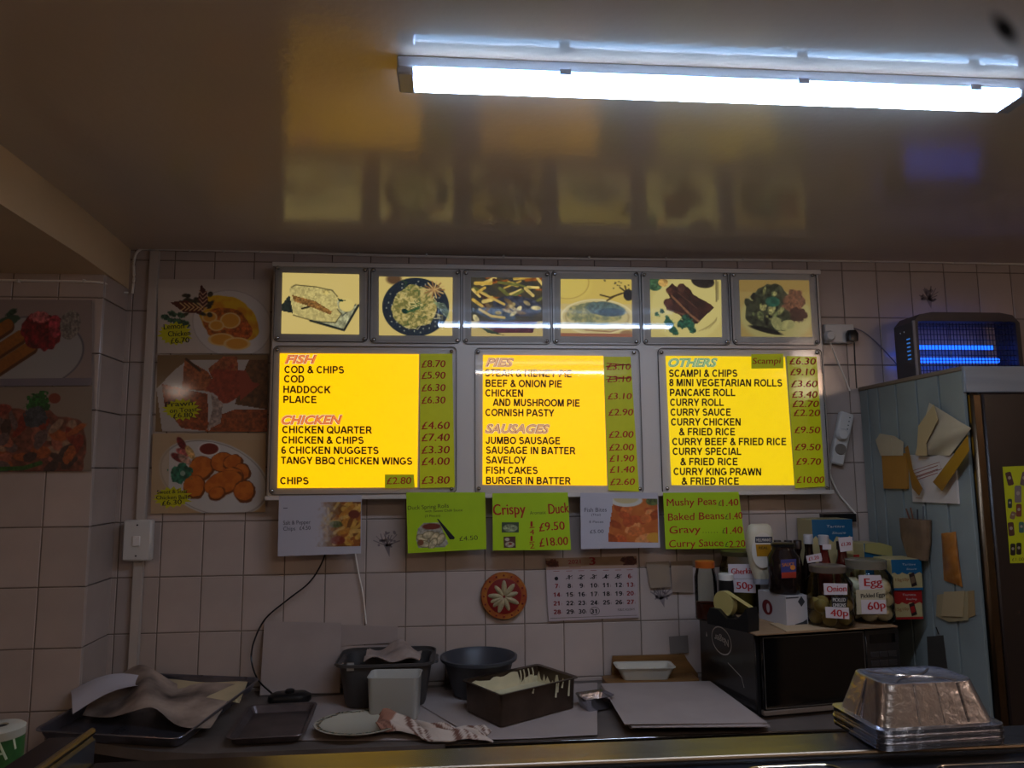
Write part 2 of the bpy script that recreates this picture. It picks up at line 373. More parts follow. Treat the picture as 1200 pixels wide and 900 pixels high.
# ------------------------------------------------------------------ shared materials
TILE = mat('glazed_tile', (188, 171, 160), .22, var=.1, vscale=5, bump=.12, bscale=9, objvar=.1, coat=.3)
GROUT = mat('grout', (120, 104, 92), .9, var=.3, vscale=20)
PAPER = mat('white_paper', (198, 192, 196), .6, var=.04, vscale=6)
CREAM = mat('cream_paper', (200, 180, 140), .7, var=.15, vscale=12)
LIME = mat('lime_paper', (172, 206, 8), .55, var=.05, vscale=10)
BOARD = mat('box_grey_metal', (206, 198, 188), .4, metal=.15, bump=.04, bscale=60)
CLEAR = thin_glass('clear_acrylic')
GLASS = thin_glass('jar_glass', (238, 240, 232), .05, 1.4)
STEEL = mat('brushed_steel', (190, 186, 180), .2, metal=1, var=.12, vscale=6, bump=.12, bscale=30, stretch=(1, 14, 14), rvar=.06, bdist=.001)
CHROME = mat('chrome', (200, 200, 200), .15, metal=1)
WPLAST = mat('white_plastic', (205, 200, 192), .4)
GPLAST = mat('grey_plastic', (66, 62, 60), .45, bump=.05, bscale=80)
BPLAST = mat('black_plastic', (18, 18, 19), .35)
BLACK = mat('black_matt', (14, 13, 13), .7)
FOIL = mat('crinkled_foil', (182, 184, 194), .25, metal=1, bump=.6, bscale=75, bdist=.0022)
PRINT = mat('laminated_print', (128, 128, 128), .5, attr=True, coat=.15)
LITPIC = mat('backlit_transparency', (0, 0, 0), .5, attr=True, emit='attr', power=BOARD_POWER*.72)
INKRED = mat('red_marker', (168, 18, 12), .6)
INKDARK = mat('brown_black_print', (44, 12, 4), .6)
INKBLACK = mat('black_print', (20, 16, 20), .6)
WCABLE = mat('white_cable_sheath', (226, 218, 206), .5)
CARD = mat('cardboard', (150, 118, 84), .8, var=.2, vscale=10)

# ================================================================== THE SETTING
WY = 2.835; FY = 2.63; CZ = EYE+.868; WTZ = EYE-.785; CTZ = EYE-.35
RX = -1.248; FXC = -1.235
def tile_mesh(w_, h_, t=.008, g=.0016, b=.0022):
    mb = MB(); hx, hz = w_/2-g, h_/2-g
    f0 = [(-hx, 0, -hz), (hx, 0, -hz), (hx, 0, hz), (-hx, 0, hz)]
    f1 = [(-hx, -t+b, -hz), (hx, -t+b, -hz), (hx, -t+b, hz), (-hx, -t+b, hz)]
    f2 = [(-hx+b, -t, -hz+b), (hx-b, -t, -hz+b), (hx-b, -t, hz-b), (-hx+b, -t, hz-b)]
    mb.add(f0+f1+f2, [(j, (j+1) % 4, (j+1) % 4+4, j+4) for j in range(4)]+[(j+4, (j+1) % 4+4, (j+1) % 4+8, j+8) for j in range(4)]+[(8, 9, 10, 11)])
    return mb
_tm = {}
def tile_get(w_, h_):
    k = (round(w_, 3), round(h_, 3))
    if k not in _tm: _tm[k] = mesh_of(tile_mesh(*k), 'tile', TILE, None, 30)
    return _tm[k]
mb = MB(); mb.box((RX-.1, WY+.0022, 0), (3.3, WY+.15, CZ)); wall_back = struct('wall_back', mb, GROUT)
mb = MB(); mb.box((-2.6, FY+.0022, 0), (RX-.007, WY+.15, CZ)); wall_left = struct('wall_left', mb, GROUT)
GX0 = -.6245; GZ0 = EYE-.572
def tiled(parent, plane_y, xs, zs):
    for i in range(len(xs)-1):
        for j in range(len(zs)-1):
            a, b, c, d = xs[i], xs[i+1], zs[j], zs[j+1]
            if b-a < .02 or d-c < .02: continue
            if plane_y == WY and a > 1.70 and d < EYE+.30: continue     # behind the tall cabinet
            place('tile', tile_get(b-a, d-c), parent, ((a+b)/2, plane_y+.008, (c+d)/2), (random.uniform(-.002, .002), 0, random.uniform(-.0025, .0025)))
xs = [RX]+[GX0+.15*i for i in range(-4, 24) if GX0+.15*i > RX+.02]
zs = [GZ0-.4, GZ0-.2]+[GZ0+.2*j for j in range(0, 8)]+[CZ]
tiled(wall_back, WY, xs, zs)
xf = [FXC-.155*i for i in range(5, 0, -1)]+[FXC]
tiled(wall_left, FY, xf, zs[:-1]+[CZ])
for j in range(len(zs)-1):                                            # the short return between the two planes
    me = tile_get(.15 if False else .2, zs[j+1]-zs[j])
    place('tile', me, wall_left, (RX-.0005, FY+.112, (zs[j]+zs[j+1])/2), (0, 0, math.pi/2+.035))

CEIL = mat('gloss_painted_ceiling', (222, 206, 188), .13, var=.08, vscale=1.2, bump=.45, bscale=52, coat=0, bdist=.0014, rvar=.03, spec=.4)
# a sooty smudge on the paint near the lamp
nt = CEIL.node_tree; N = nt.nodes; L = nt.links; b = N['Principled BSDF']
sa_, sb_, sc_, sd_ = PZ(1160, 8, CZ), PZ(1194, 58, CZ), PZ(1163, 43, CZ), PZ(1190, 24, CZ); sm = (sa_+sb_)/2; geo = N.new('ShaderNodeTexCoord'); mp = N.new('ShaderNodeMapping'); mp.vector_type = 'TEXTURE'
mp.inputs['Location'].default_value = (sm.x, sm.y, CZ); mp.inputs['Rotation'].default_value = (0, 0, math.atan2(sb_.y-sa_.y, sb_.x-sa_.x)); mp.inputs['Scale'].default_value = ((sb_-sa_).length*.55, .024, .1)
L.new(geo.outputs['Object'], mp.inputs[0]); ln = N.new('ShaderNodeVectorMath'); ln.operation = 'LENGTH'; L.new(mp.outputs[0], ln.inputs[0])
mr = N.new('ShaderNodeMapRange'); mr.interpolation_type = 'SMOOTHSTEP'; L.new(ln.outputs['Value'], mr.inputs[0]); mr.inputs['From Min'].default_value = .1; mr.inputs['From Max'].default_value = 1.0
mr.inputs['To Min'].default_value = .03; mr.inputs['To Max'].default_value = 1
mx = N.new('ShaderNodeMix'); mx.data_type = 'RGBA'; mx.blend_type = 'MULTIPLY'; mx.inputs['Factor'].default_value = 1
src = b.inputs['Base Color'].links[0].from_socket; L.new(src, mx.inputs['A']); L.new(mr.outputs[0], mx.inputs['B']); L.new(mx.outputs['Result'], b.inputs['Base Color'])
mr2 = N.new('ShaderNodeMath'); mr2.operation = 'MULTIPLY'; L.new(mr.outputs[0], mr2.inputs[0]); mr2.inputs[1].default_value = .4; L.new(mr2.outputs[0], b.inputs['Specular IOR Level'])
SOF = mat('matt_cream_paint', (226, 198, 156), .6, var=.08, vscale=3)
mb = MB(); mb.box((-2.6, -2.6, CZ), (3.3, WY+.15, CZ+.1)); struct('ceiling', mb, CEIL)
# lowered soffit over the left side, its side face runs towards the back wall
SZ = EYE+.713
mb = MB(); e = [(-1.243, WY+.01), (-1.205, 2.4), (-1.185, 1.9), (-1.165, 1.2), (-1.15, -2.6)]
bot = [Vector((x, y, SZ)) for x, y in e]+[Vector((-2.6, -2.6, SZ)), Vector((-2.6, WY+.01, SZ))]
mb.slab(bot, CZ-SZ, Vector((0, 0, 1))); struct('ceiling_soffit', mb, SOF)
mb = MB(); mb.box((-2.6, -2.6, -.1), (3.3, WY+.15, 0)); struct('floor', mb, mat('dark_floor', (150, 138, 128), .5, var=.3, vscale=6))
SHOP = mat('shop_wall_paint', (204, 186, 168), .7, var=.15, vscale=2)
mb = MB(); mb.box((-2.7, -2.7, 0), (3.4, -2.6, CZ)); struct('wall_front', mb, SHOP)
mb = MB(); mb.box((3.3, -2.6, 0), (3.4, WY+.15, CZ)); struct('wall_right', mb, SHOP)
mb = MB(); mb.box((-2.7, -2.6, 0), (-2.6, WY+.15, CZ)); struct('wall_side', mb, SHOP)

# faded flower prints fired on a few tiles
FLW = mat('faded_grey_print', (128, 114, 112), .5)
def flower(cx, cy, s, seed, Y=WY):
    r = random.Random(seed); ik = Ink(plane(Y)); ik.lift = .0006
    for k in range(9):
        a = -math.pi/2+(k-4)*.33+r.uniform(-.1, .1); l = s*r.uniform(.55, 1)
        p = [(cx+r.uniform(-2, 2), cy+s*.25), (cx+math.cos(a)*l*.5+r.uniform(-1, 1), cy+s*.1+math.sin(a)*l*.5), (cx+math.cos(a)*l, cy+math.sin(a)*l)]
        ik.stroke([(q.x, q.y) for q in spline([(x, y, 0) for x, y in p], 4)], r.uniform(.8, 1.8))
    for k in range(12):
        x = cx+r.uniform(-.6, .6)*s; y = cy+r.uniform(-.7, .3)*s; ik.ell(x, y, r.uniform(.8, 2), r.uniform(1.2, 3), r.uniform(0, 3), 8)
    ik.poly([(cx-3, cy+s*.2), (cx+4, cy+s*.2), (cx+3.5, cy+s)], None)
    part('flower_print', ik, FLW, wall_back, None)
flower(453, 636, 17, 1); flower(775, 698, 14, 2); flower(1088, 348, 14, 3)

# trunking, cables along the ceiling joint
TRUNK = mat('cream_trunking', (184, 172, 160), .45)
mb = MB()
a = PY(176, 294, WY); b2 = PY(158, 800, WY); X_ = -1.146
mb.box((X_-.017, WY-.02, WTZ-.1), (X_+.017, WY, EYE+.862), .003)
thing('cable_trunking', mb, TRUNK, 'cream square cable trunking running down the back wall left of the posters', 'trunking')
mb = MB(); mb.box((-.032, 0, 0), (.052-.0, .001, .001))
ya, yb = PY(149, 609, WY-.02), PY(180, 656, WY-.02)
t = root('isolator_switch', 'white wall switch box on the cream trunking above the worktop', 'switch', ((ya.x+yb.x)/2, WY, yb.z))
mb = MB(); mb.box((ya.x, WY-.052, yb.z), (yb.x, WY-.0205, ya.z), .006); part('back_box', mb, WPLAST, t)
mb = MB(); c = (ya+yb)/2; mb.box((c.x-.013, WY-.058, c.z-.02), (c.x+.013, WY-.0515, c.z+.016), .002); part('rocker', mb, mat('rocker_plastic', (225, 220, 214), .3), t)
for dz in (.055, -.055):
    mb = MB(); mb.lathe([(.003, 0), (.003, .0018)], (c.x, WY-.0521, c.z+dz), 10, axis=(0, -1, 0)); part('screw', mb, BLACK, t)

mb = MB()
Yc = WY-.008
pts = [PY(155, 343, Yc), PY(157, 325, Yc), PY(157, 305, Yc), PY(163, 292.5, Yc), PY(180, 291, Yc), PY(260, 292.5, Yc), PY(340, 295, Yc), PY(450, 298.5, Yc), PY(640, 302, Yc), PY(800, 303.5, Yc), PY(960, 304.5, Yc), PY(1080, 306, Yc), PY(1190, 308.5, Yc), PY(1300, 312, Yc)]
pts = [p-Vector((0, 0, .003)) for p in pts]; mb.tube(pts, .0052, 6)
ob = thing('ceiling_cable', mb, WCABLE, 'thin white cable clipped along the joint of back wall and ceiling', 'cable')
for x in (176, 222, 262, 305, 350, 420, 500, 590, 690, 780, 870, 960, 1020, 1118, 1162):
    y = np.interp(x, [180, 340, 640, 960, 1200], [291.5, 295, 302, 304.5, 308.5]); p = PY(x, y, Yc)
    mb = MB(); mb.box((p.x-.004, WY-.016, p.z-.006), (p.x+.004, WY, p.z+.006), .001); part('cable_clip', mb, WPLAST, ob)
mb = MB(); Yf = FY-.006
mb.tube([PY(150, 343, WY-.02), PY(140, 342, WY-.05), PY(128, 335, FY+.06), PY(117, 331, Yf), PY(80, 329.5, Yf), PY(40, 329, Yf), PY(-60, 327, Yf)], .0042, 6)
ob = thing('soffit_cable', mb, WCABLE, 'thin white cable under the lowered ceiling on the left wall', 'cable')
for x in (22, 99):
    p = PY(x, 329.5, Yf); mb = MB(); mb.box((p.x-.004, FY-.014, p.z-.006), (p.x+.004, FY, p.z+.006), .001); part('cable_clip', mb, WPLAST, ob)

# ------------------------------------------------------------------ fluorescent lights
TUBE = mat('lit_diffuser', (255, 255, 255), .5, emit=(200, 220, 255), power=TUBE_POWER)
TUBE2 = mat('lit_diffuser_rear', (255, 255, 255), .5, emit=(255, 240, 222), power=TUBE_POWER_REAR)
TSIDE = mat('diffuser_side', (255, 255, 255), .5, emit=(150, 200, 255), power=6.5)
CAPM = mat('lamp_end_cap', (200, 212, 232), .35)
def batten(x0, x1, y0, y1, label, M):
    t = root('fluorescent_light', label, 'light', ((x0+x1)/2, (y0+y1)/2, EYE+.80))
    mb = MB(); mb.box((x0, y0+.008, EYE+.8405), (x1, y1-.012, CZ), .003); part('spine', mb, mat('lamp_spine_enamel', (190, 200, 210), .3), t)
    e = .037; z0 = EYE+.823; z1 = EYE+.840
    mb = MB(); R = Matrix.Rotation(math.radians(90), 3, 'Y')
    sec = [(y0, z1), (y0, z0+.004), (y0+.006, z0), (y1-.006, z0), (y1, z0+.004), (y1, z1)]
    k = len(sec); xs_ = (x0+e, x1-e)
    mb.add([(x, y, z) for x in xs_ for y, z in sec], [(j, (j+1) % k, (j+1) % k+k, j+k) for j in range(k)]+[tuple(range(k-1, -1, -1)), tuple(range(k, 2*k))])
    mb.m[0] = mb.m[k-2] = 1; part('diffuser', mb, [M, TSIDE], t)
    mb = MB(); mb.box((x0+e, y0+.0015, z1+.0001), (x1-e, y1-.0015, z1+.0007)); part('top_light_mask', mb, mat('lamp_spine_enamel', (190, 200, 210), .3), t)  # thin sheet added to block light from the diffuser's top face
    for a, b_ in ((x0, x0+e-.0005), (x1-e+.0005, x1)):
        mb = MB(); mb.box((a, y0-.001, z0-.001), (b_, y1+.001, z1), .004); part('end_cap', mb, CAPM, t)
    for u in (.25, .62, .9):
        xx = x0+(x1-x0)*u; mb = MB(); mb.box((xx-.012, y0-.004, z1-.008), (xx+.012, y0-.0005, z1+.004), .001); part('clip', mb, CAPM, t)
batten(-.116, 1.295, 1.4265, 1.507, 'long white fluorescent batten glowing on the ceiling in front of the menu boards', TUBE)
batten(.12, 1.50, -.50, -.43, 'second fluorescent batten on the ceiling over the customer side', TUBE2)
GLOBE = mat('warm_fill_globe', (255, 255, 255), .5, emit=(255, 226, 204), power=GLOBE_POWER)  # globes added behind the camera to give the room warm fill light
for gx, gy, lb in ((-2.25, -.5, 'added warm fill globe, unseen, over the customer side, left one'), (3.18, -.8, 'added warm fill globe, unseen, over the customer side, right one')):
    t = root('fill_globe', lb, 'lamp', (gx, gy, CZ-.16)); mb = MB(); mb.sphere((gx, gy, CZ-.13), .10, 16); part('globe', mb, GLOBE, t, 80)
    mb = MB(); mb.lathe([(.05, CZ-.035), (.05, CZ)], (gx, gy, 0), 20); part('collar', mb, CHROME, t)

# ================================================================== THE MENU LIGHT BOX
BY = 2.755       # front of the box
A, B_, Cc, Dd = PY(318, 309, BY), PY(962, 317, BY), PY(973, 580, BY), PY(314, 584, BY)
x0, x1, zt, zb = (A.x+Dd.x)/2, (B_.x+Cc.x)/2, (A.z+B_.z)/2, (Cc.z+Dd.z)/2
box = root('menu_light_box', 'wide grey illuminated menu box with yellow menu sheets and six food photographs', 'menu board', ((x0+x1)/2, WY, zb))
mb = MB(); mb.box((x0, BY, zb), (x1, WY-.0005, zt), .006); part('housing', mb, BOARD, box)
mb = MB(); mb.box((x0-.002, BY-.012, zt-.016), (x1+.002, BY-.0003, zt+.002), .002); part('edge_strip', mb, BOARD, box)
mb = MB(); mb.box((x0-.002, BY-.012, zb-.002), (x1+.002, BY-.0003, zb+.014), .002); part('edge_strip', mb, BOARD, box)
screw_me = None
mb = MB(); mb.lathe([(.0075, 0), (.0075, .0025), (.0058, .0052), (.0025, .0065)], (0, 0, 0), 12, axis=(0, -1, 0)); screw_me = mesh_of(mb, 'screw', CHROME, None, 50)
RIM = mat('acrylic_edge', (86, 80, 74), .25)
def cover(q, screws, name='acrylic_cover'):
    # rounded clear plate standing 4 mm off the box, with an edge bead and four screws
    P_ = [PY(x, y, BY-.004) for x, y in q]; xa, xb = (P_[0].x+P_[3].x)/2, (P_[1].x+P_[2].x)/2; za, zb_ = (P_[2].z+P_[3].z)/2, (P_[0].z+P_[1].z)/2
    cx, cz, hx, hz = (xa+xb)/2, (za+zb_)/2, (xb-xa)/2, (zb_-za)/2
    mb = MB(); l = rrect(hx, hz, .018, 5); mb.slab([Vector((cx+a, BY-.0075, cz+b)) for a, b in l], .0035); o = part(name, mb, CLEAR, box, 30)
    mb = MB(); n = len(l); o1 = rrect(hx, hz, .018, 5); o2 = rrect(hx-.0022, hz-.0022, .016, 5)
    vs = [Vector((cx+a, BY-.0082, cz+b)) for a, b in o1]+[Vector((cx+a, BY-.0082, cz+b)) for a, b in o2]+[Vector((cx+a, BY-.0003, cz+b)) for a, b in o1]
    mb.add(vs, [(j, (j+1) % n, (j+1) % n+n, j+n) for j in range(n)]+[(j, j+2*n, (j+1) % n+2*n, (j+1) % n) for j in range(n)]); part('cover_edge', mb, RIM, o)
    for x, y in screws: place('screw', screw_me, o, PY(x, y, BY-.0082))
    return o
QP = [  # photo: lit quad, screws
    ([(331, 319.5), (421, 321.5), (421, 392), (329.5, 391)], [(326, 313.5), (428, 316.5), (325, 396), (427, 397.5)]),
    ([(444, 324), (530.5, 325), (530, 393.5), (444, 393)], [(438, 316.5), (536, 319.5), (438, 398), (536, 399)]),
    ([(552, 325), (635, 325.5), (636, 394), (552.5, 394)], [(546, 320), (641, 321.5), (546, 399), (641, 400)]),
    ([(657, 327), (740, 327.5), (741, 395), (657, 394)], [(650, 321), (745, 321.5), (652, 400), (746, 400.5)]),
    ([(761.5, 327), (845, 328), (846, 395), (763, 395)], [(755, 322), (849, 322), (757, 400), (852, 400.5)]),
    ([(866, 328), (948, 328.5), (952, 395), (868.5, 394.5)], [(859.5, 322), (952, 322.5), (862, 400), (957, 401)])]
def pic1():
    c = Cv(92, 72, (226, 200, 118)); c.put(c.noise(30, 1)*.5, (232, 206, 130))
    c.poly([(0, 38), (8, 27), (14, 30), (14, 48), (0, 45)], (36, 44, 40), tex=.6, tsc=2)
    c.poly([(34, 56), (72, 67), (91, 38), (60, 30)], (170, 168, 128), tex=.4, tsc=3); c.line([(34, 56), (74, 67), (91, 37)], 2.5, (28, 36, 36)); c.line([(72, 50), (88, 36)], 1, (60, 66, 60))
    c.poly([(9, 18), (14, 14), (60, 18), (66, 26), (66, 36), (70, 48), (64, 58), (40, 56), (14, 50), (10, 30)], (206, 188, 118), tex=.22, tsc=2)
    c.poly([(12, 26), (40, 33), (60, 45), (58, 49), (38, 41), (14, 33)], (140, 98, 50), tex=.5, tsc=2, seed=3)
    c.ell(77, 37, 9, 8, 0, (232, 208, 124)); c.poly([(66, 29), (78, 32), (68, 33)], (40, 66, 50))
    c.line([(11, 17), (16, 14), (40, 16), (60, 20), (66, 27)], 1, (70, 62, 38)); c.line([(14, 50), (40, 57), (64, 58), (71, 48), (66, 42)], 1, (70, 62, 38)); c.line([(24, 42), (32, 40)], 2, (30, 26, 20)); c.ell(52, 22, 4, 3, 0, (190, 170, 100), tex=.5, tsc=2)
    return c
def pic2():
    c = Cv(88, 70, (222, 196, 116)); c.ell(18, 3, 9, 6, 0, (96, 70, 48), soft=3)
    c.ell(44, 36, 40, 35, 0, (30, 40, 50), tex=.15)
    for k in range(46):
        a = k*2.4; r = .66+.27*((k*7) % 5)/5; c.ell(44+40*r*math.cos(a), 36+35*r*math.sin(a), .8, .8, 0, (170, 170, 150))
    c.ell(42, 36, 27, 25, 0, (206, 184, 112), wob=.15, col2=(120, 116, 60), tsc=3)
    r = random.Random(5)
    for k in range(40):
        x, y = r.gauss(42, 11), r.gauss(36, 10); a = r.uniform(0, 3); c.line([(x, y), (x+6*math.cos(a), y+4*math.sin(a)), (x+9*math.cos(a+.8), y+7*math.sin(a+.8))], .8, [(226, 208, 140), (170, 150, 80), (60, 90, 46)][k % 3])
    c.ell(31, 41, 4, 3, .4, (24, 52, 40)); c.line([(34, 42), (48, 37)], 2, (40, 84, 50))
    for k in range(14):
        a = k*.45; c.line([(66, 15), (66+12*math.cos(a), 15+10*math.sin(a))], 1.6, (214, 176, 112) if k % 2 else (150, 104, 60))
    for k in range(5): c.line([(66, 30), (78, 32+3*k), (84, 42+2*k)], .6, (150, 170, 120))
    return c
def pic3():
    c = Cv(86, 70, (84, 70, 40)); c.put(c.noise(9, 3), (44, 48, 52), tex=.3)
    r = random.Random(9)
    for k in range(34):
        x, y = r.uniform(0, 86), r.uniform(0, 34); a = r.uniform(-.6, .9); l = r.uniform(10, 24)
        c.line([(x, y), (x+l*math.cos(a), y+l*math.sin(a))], r.uniform(2, 4.5), [(206, 168, 74), (150, 84, 30), (110, 110, 50), (226, 196, 110), (70, 34, 22)][k % 5], tex=.2)
    c.ell(56, 34, 30, 12, .1, (56, 58, 70), tex=.5, tsc=4); c.ell(30, 44, 24, 7, .2, (70, 84, 100), tex=.4)
    for k in range(14):
        x, y = r.uniform(5, 80), r.uniform(28, 50); c.ell(x, y, r.uniform(3, 7), r.uniform(2, 3), r.uniform(-1, 1), [(170, 150, 100), (120, 96, 60), (206, 190, 130)][k % 3], tex=.3)
    c.line([(10, 38), (24, 46), (40, 48)], 3, (206, 176, 100)); c.line([(12, 18), (40, 32)], 3, (214, 178, 90))
    c.put((c.Y > 52)*1., (200, 176, 110)); c.poly([(6, 52), (30, 66), (74, 66), (80, 52)], (84, 34, 44), tex=.3); c.poly([(4, 54), (20, 66), (40, 69), (16, 60)], (40, 60, 44))
    return c
def pic4():
    c = Cv(86, 70, (214, 186, 92)); c.put((c.Y > 30)*.7, (206, 184, 128)); c.ell(12, 8, 26, 18, 0, (220, 194, 96), soft=4)
    c.ring(8, 4, 26, 20, 1, (180, 150, 70))
    c.ell(44, 46, 43, 22, 0, (206, 188, 130)); c.ring(44, 46, 43, 21, 1.2, (230, 214, 160)); c.ring(44, 46, 38, 17, .7, (160, 140, 90))
    c.ell(42, 42, 34, 14, 0, (116, 120, 84), wob=.2, col2=(178, 166, 104), tsc=4)
    c.ell(54, 36, 24, 8, .1, (84, 100, 96), wob=.2, tex=.4, tsc=3); c.ell(60, 40, 15, 5, 0, (52, 68, 72), tex=.4)
    for p in ([(48, 19), (60, 22), (74, 17)], [(56, 26), (66, 20), (80, 15)], [(72, 10), (80, 16), (78, 8)]): c.line(p, 1.8, (74, 58, 30))
    c.ell(82, 19, 6, 7, 0, (40, 38, 40)); c.ell(80, 66, 9, 4, 0, (150, 116, 80)); c.line([(30, 62), (60, 64), (84, 56)], 1, (130, 80, 50)); c.put((c.Y > 66)*1., (150, 96, 70))
    r = random.Random(2)
    for k in range(14): c.ell(r.uniform(52, 84), r.uniform(1, 12), 1, .8, 0, (90, 80, 50))
    return c
def pic5():
    c = Cv(86, 69, (202, 184, 110)); c.ell(44, 36, 44, 38, 0, (210, 194, 120), soft=3)
    c.ell(6, 6, 9, 8, 0, (60, 90, 60), tex=.6, tsc=2); c.ell(16, 4, 6, 5, 0, (190, 150, 80), tex=.4)
    c.ell(64, 2, 14, 8, .15, (44, 38, 34), tex=.4); c.line([(80, 0), (80, 26)], 1, (60, 50, 34)); c.line([(82, 2), (82, 24)], .7, (60, 50, 34))
    c.poly([(19, 12), (27, 5), (34, 10), (40, 5), (49, 12), (52, 18), (74, 30), (77, 34), (70, 40), (56, 53), (48, 52), (34, 42), (20, 36), (16, 28), (24, 22)], (66, 38, 30), col2=(40, 26, 22), tsc=4)
    c.line([(26, 20), (48, 42), (58, 50)], 2.6, (124, 84, 58), tex=.3); c.line([(34, 16), (56, 34)], 1, (96, 62, 46)); c.line([(36, 10), (64, 34)], 1.2, (30, 20, 18)); c.line([(20, 36), (40, 42), (52, 52)], 1.4, (110, 76, 54))
    c.ell(24, 14, 5, 4, .6, (84, 50, 38), tex=.4); c.ell(22, 28, 6, 5, 0, (80, 48, 38), tex=.4); c.ell(38, 10, 5, 5, 0, (78, 50, 40), tex=.3)
    for x, y, s_ in ((22, 52, 6), (27, 60, 5), (30, 64, 4), (38, 54, 6), (46, 52, 7), (50, 60, 5), (20, 46, 3), (8, 42, 3), (14, 38, 3), (42, 46, 5)): c.ell(x, y, s_, s_*.8, .5, (36, 78, 58), wob=.4, tex=.6, tsc=2)
    for k in range(4): c.line([(58+k*4, 62-k), (70+k*3, 56-k*2), (80, 48-k)], .6, (150, 134, 80))
    return c
def pic6():
    c = Cv(86, 68, (150, 128, 74)); c.ell(44, 44, 44, 30, 0, (156, 146, 92), soft=4); c.put((c.Y < 14)*.5, (140, 110, 56))
    c.ell(38, 34, 33, 28, 0, (50, 52, 38), wob=.25, tex=.6, tsc=3)
    r = random.Random(4)
    for k in range(46):
        x, y = r.gauss(34, 15), r.gauss(38, 13)
        if (x-38)**2/33**2+(y-34)**2/28**2 > .9: continue
        c.ell(x, y, r.uniform(2, 6), r.uniform(1.5, 4), r.uniform(0, 3), [(120, 118, 72), (38, 44, 30), (90, 96, 60), (26, 28, 24), (140, 134, 84)][k % 5], wob=.3, tex=.5, tsc=2, seed=k)
    c.ell(40, 26, 9, 6, 0, (36, 78, 62), tex=.4); c.ell(66, 26, 13, 14, .4, (100, 66, 48), wob=.3, tex=.5, tsc=2); c.ell(70, 42, 10, 9, 0, (52, 30, 26), wob=.3, tex=.4); c.ell(56, 54, 10, 6, -.3, (142, 138, 88), tex=.2); c.ell(44, 52, 6, 9, -.5, (132, 130, 84), tex=.2)
    c.ell(30, 60, 20, 3, .25, (20, 20, 18), tex=.3)
    return c
plabels = ['fried fish sandwich photograph', 'noodles on a dark spotted plate photograph', 'mixed fried noodles photograph', 'oval dish of rice photograph', 'glazed ribs photograph', 'mixed salad photograph']
for i, (q, sc) in enumerate(QP):
    o = cover([(sc[0][0]-4, sc[0][1]-4), (sc[1][0]+4, sc[1][1]-4), (sc[3][0]+4, sc[3][1]+4), (sc[2][0]-4, sc[2][1]+4)], sc)
    mb = MB(); g = 7; mb.slab([PY(*p, BY-.0022) for p in [(q[0][0]-g, q[0][1]-g), (q[1][0]+g, q[1][1]-g), (q[2][0]+g, q[2][1]+g), (q[3][0]-g, q[3][1]+g)]], .0015)
    part('mount', mb, mat('mount_grey', (184, 178, 168), .5), box)
    picture('photograph', [pic1, pic2, pic3, pic4, pic5, pic6][i](), q, plane(BY-.0024), LITPIC, box, label=plabels[i])

YEL = mat('backlit_yellow_sheet', (0, 0, 0), .5, emit=(255, 188, 0), power=BOARD_POWER*1.35)
YEL3 = mat('backlit_lemon_sheet', (0, 0, 0), .5, emit=(236, 200, 6), power=BOARD_POWER*1.1)
HD = [mat('heading_outline_lit', (0, 0, 0), .5, emit=(236, 214, 176), power=.9), mat('heading_red_lit', (0, 0, 0), .5, emit=(206, 74, 30), power=.8), mat('heading_orange_lit', (0, 0, 0), .5, emit=(236, 130, 60), power=.9)]
HG = [mat('heading_outline_pale', (0, 0, 0), .5, emit=(220, 214, 150), power=.85), mat('heading_green_lit', (0, 0, 0), .5, emit=(56, 110, 62), power=.8), mat('heading_mint_lit', (0, 0, 0), .5, emit=(140, 176, 128), power=.9)]
HB = [HD[0], mat('heading_brown_lit', (0, 0, 0), .5, emit=(150, 74, 50), power=.8), mat('heading_buff_lit', (0, 0, 0), .5, emit=(214, 160, 110), power=.9)]
def heading(ik, s_, x0_, y0_, x1_, y1_, h):
    for k, off in enumerate((.075, .04, .008)):
        ik.mi = k; ik.lift = .0006+.0003*k; d = (.045-off)*h*.6; ik.text(s_, x0_+d-1.5, y0_, x1_-d+1.5, y1_, h, off, .28)
def menu(q, cq, screws, M, lines, heads, hm):
    o = part('menu_sheet', _slab(q, BY-.0022, .0015), M, box)
    ik = Ink(plane(BY-.0024)); ik.lift = .0005
    for s_, xa, ya_, xb, yb_, h in lines: sans(ik, s_, xa, ya_+.2, xb, yb_+.2, h*1.07)
    part('lettering', ik, INKDARK, o, None)
    ik = Ink(plane(BY-.0024))
    for hh in heads: heading(ik, *hh)
    part('heading', ik, hm, o, None)
    return cover(cq, screws), o
def _slab(q, Y, t):
    mb = MB(); mb.slab([PY(x, y, Y) for x, y in q], t); return mb
menu([(328, 414), (491, 415), (489, 571), (325, 572)], [(321, 404.5), (535, 407), (535.5, 578), (315, 580)], [(325, 409.5), (529, 412), (319, 575.5), (529, 573)], YEL,
     [('COD & CHIPS', 333.5, 437, 403, 437.5, 8), ('COD', 333, 448, 356.5, 448.3, 8), ('HADDOCK', 332, 460.3, 387, 460.8, 8), ('PLAICE', 332, 472, 371, 472.3, 8),
      ('CHICKEN QUARTER', 331, 507.5, 435.5, 508, 8), ('CHICKEN & CHIPS', 330.5, 519.5, 426, 520, 8), ('6 CHICKEN NUGGETS', 330, 531.5, 443.5, 532, 8), ('TANGY BBQ CHICKEN WINGS', 329.5, 543.5, 483, 544.5, 8), ('CHIPS', 328.5, 567.3, 361.5, 567.5, 8)],
     [('FISH', 335, 425.5, 370, 425.5, 9), ('CHICKEN', 331, 497, 400, 496.5, 9.5)], HD)
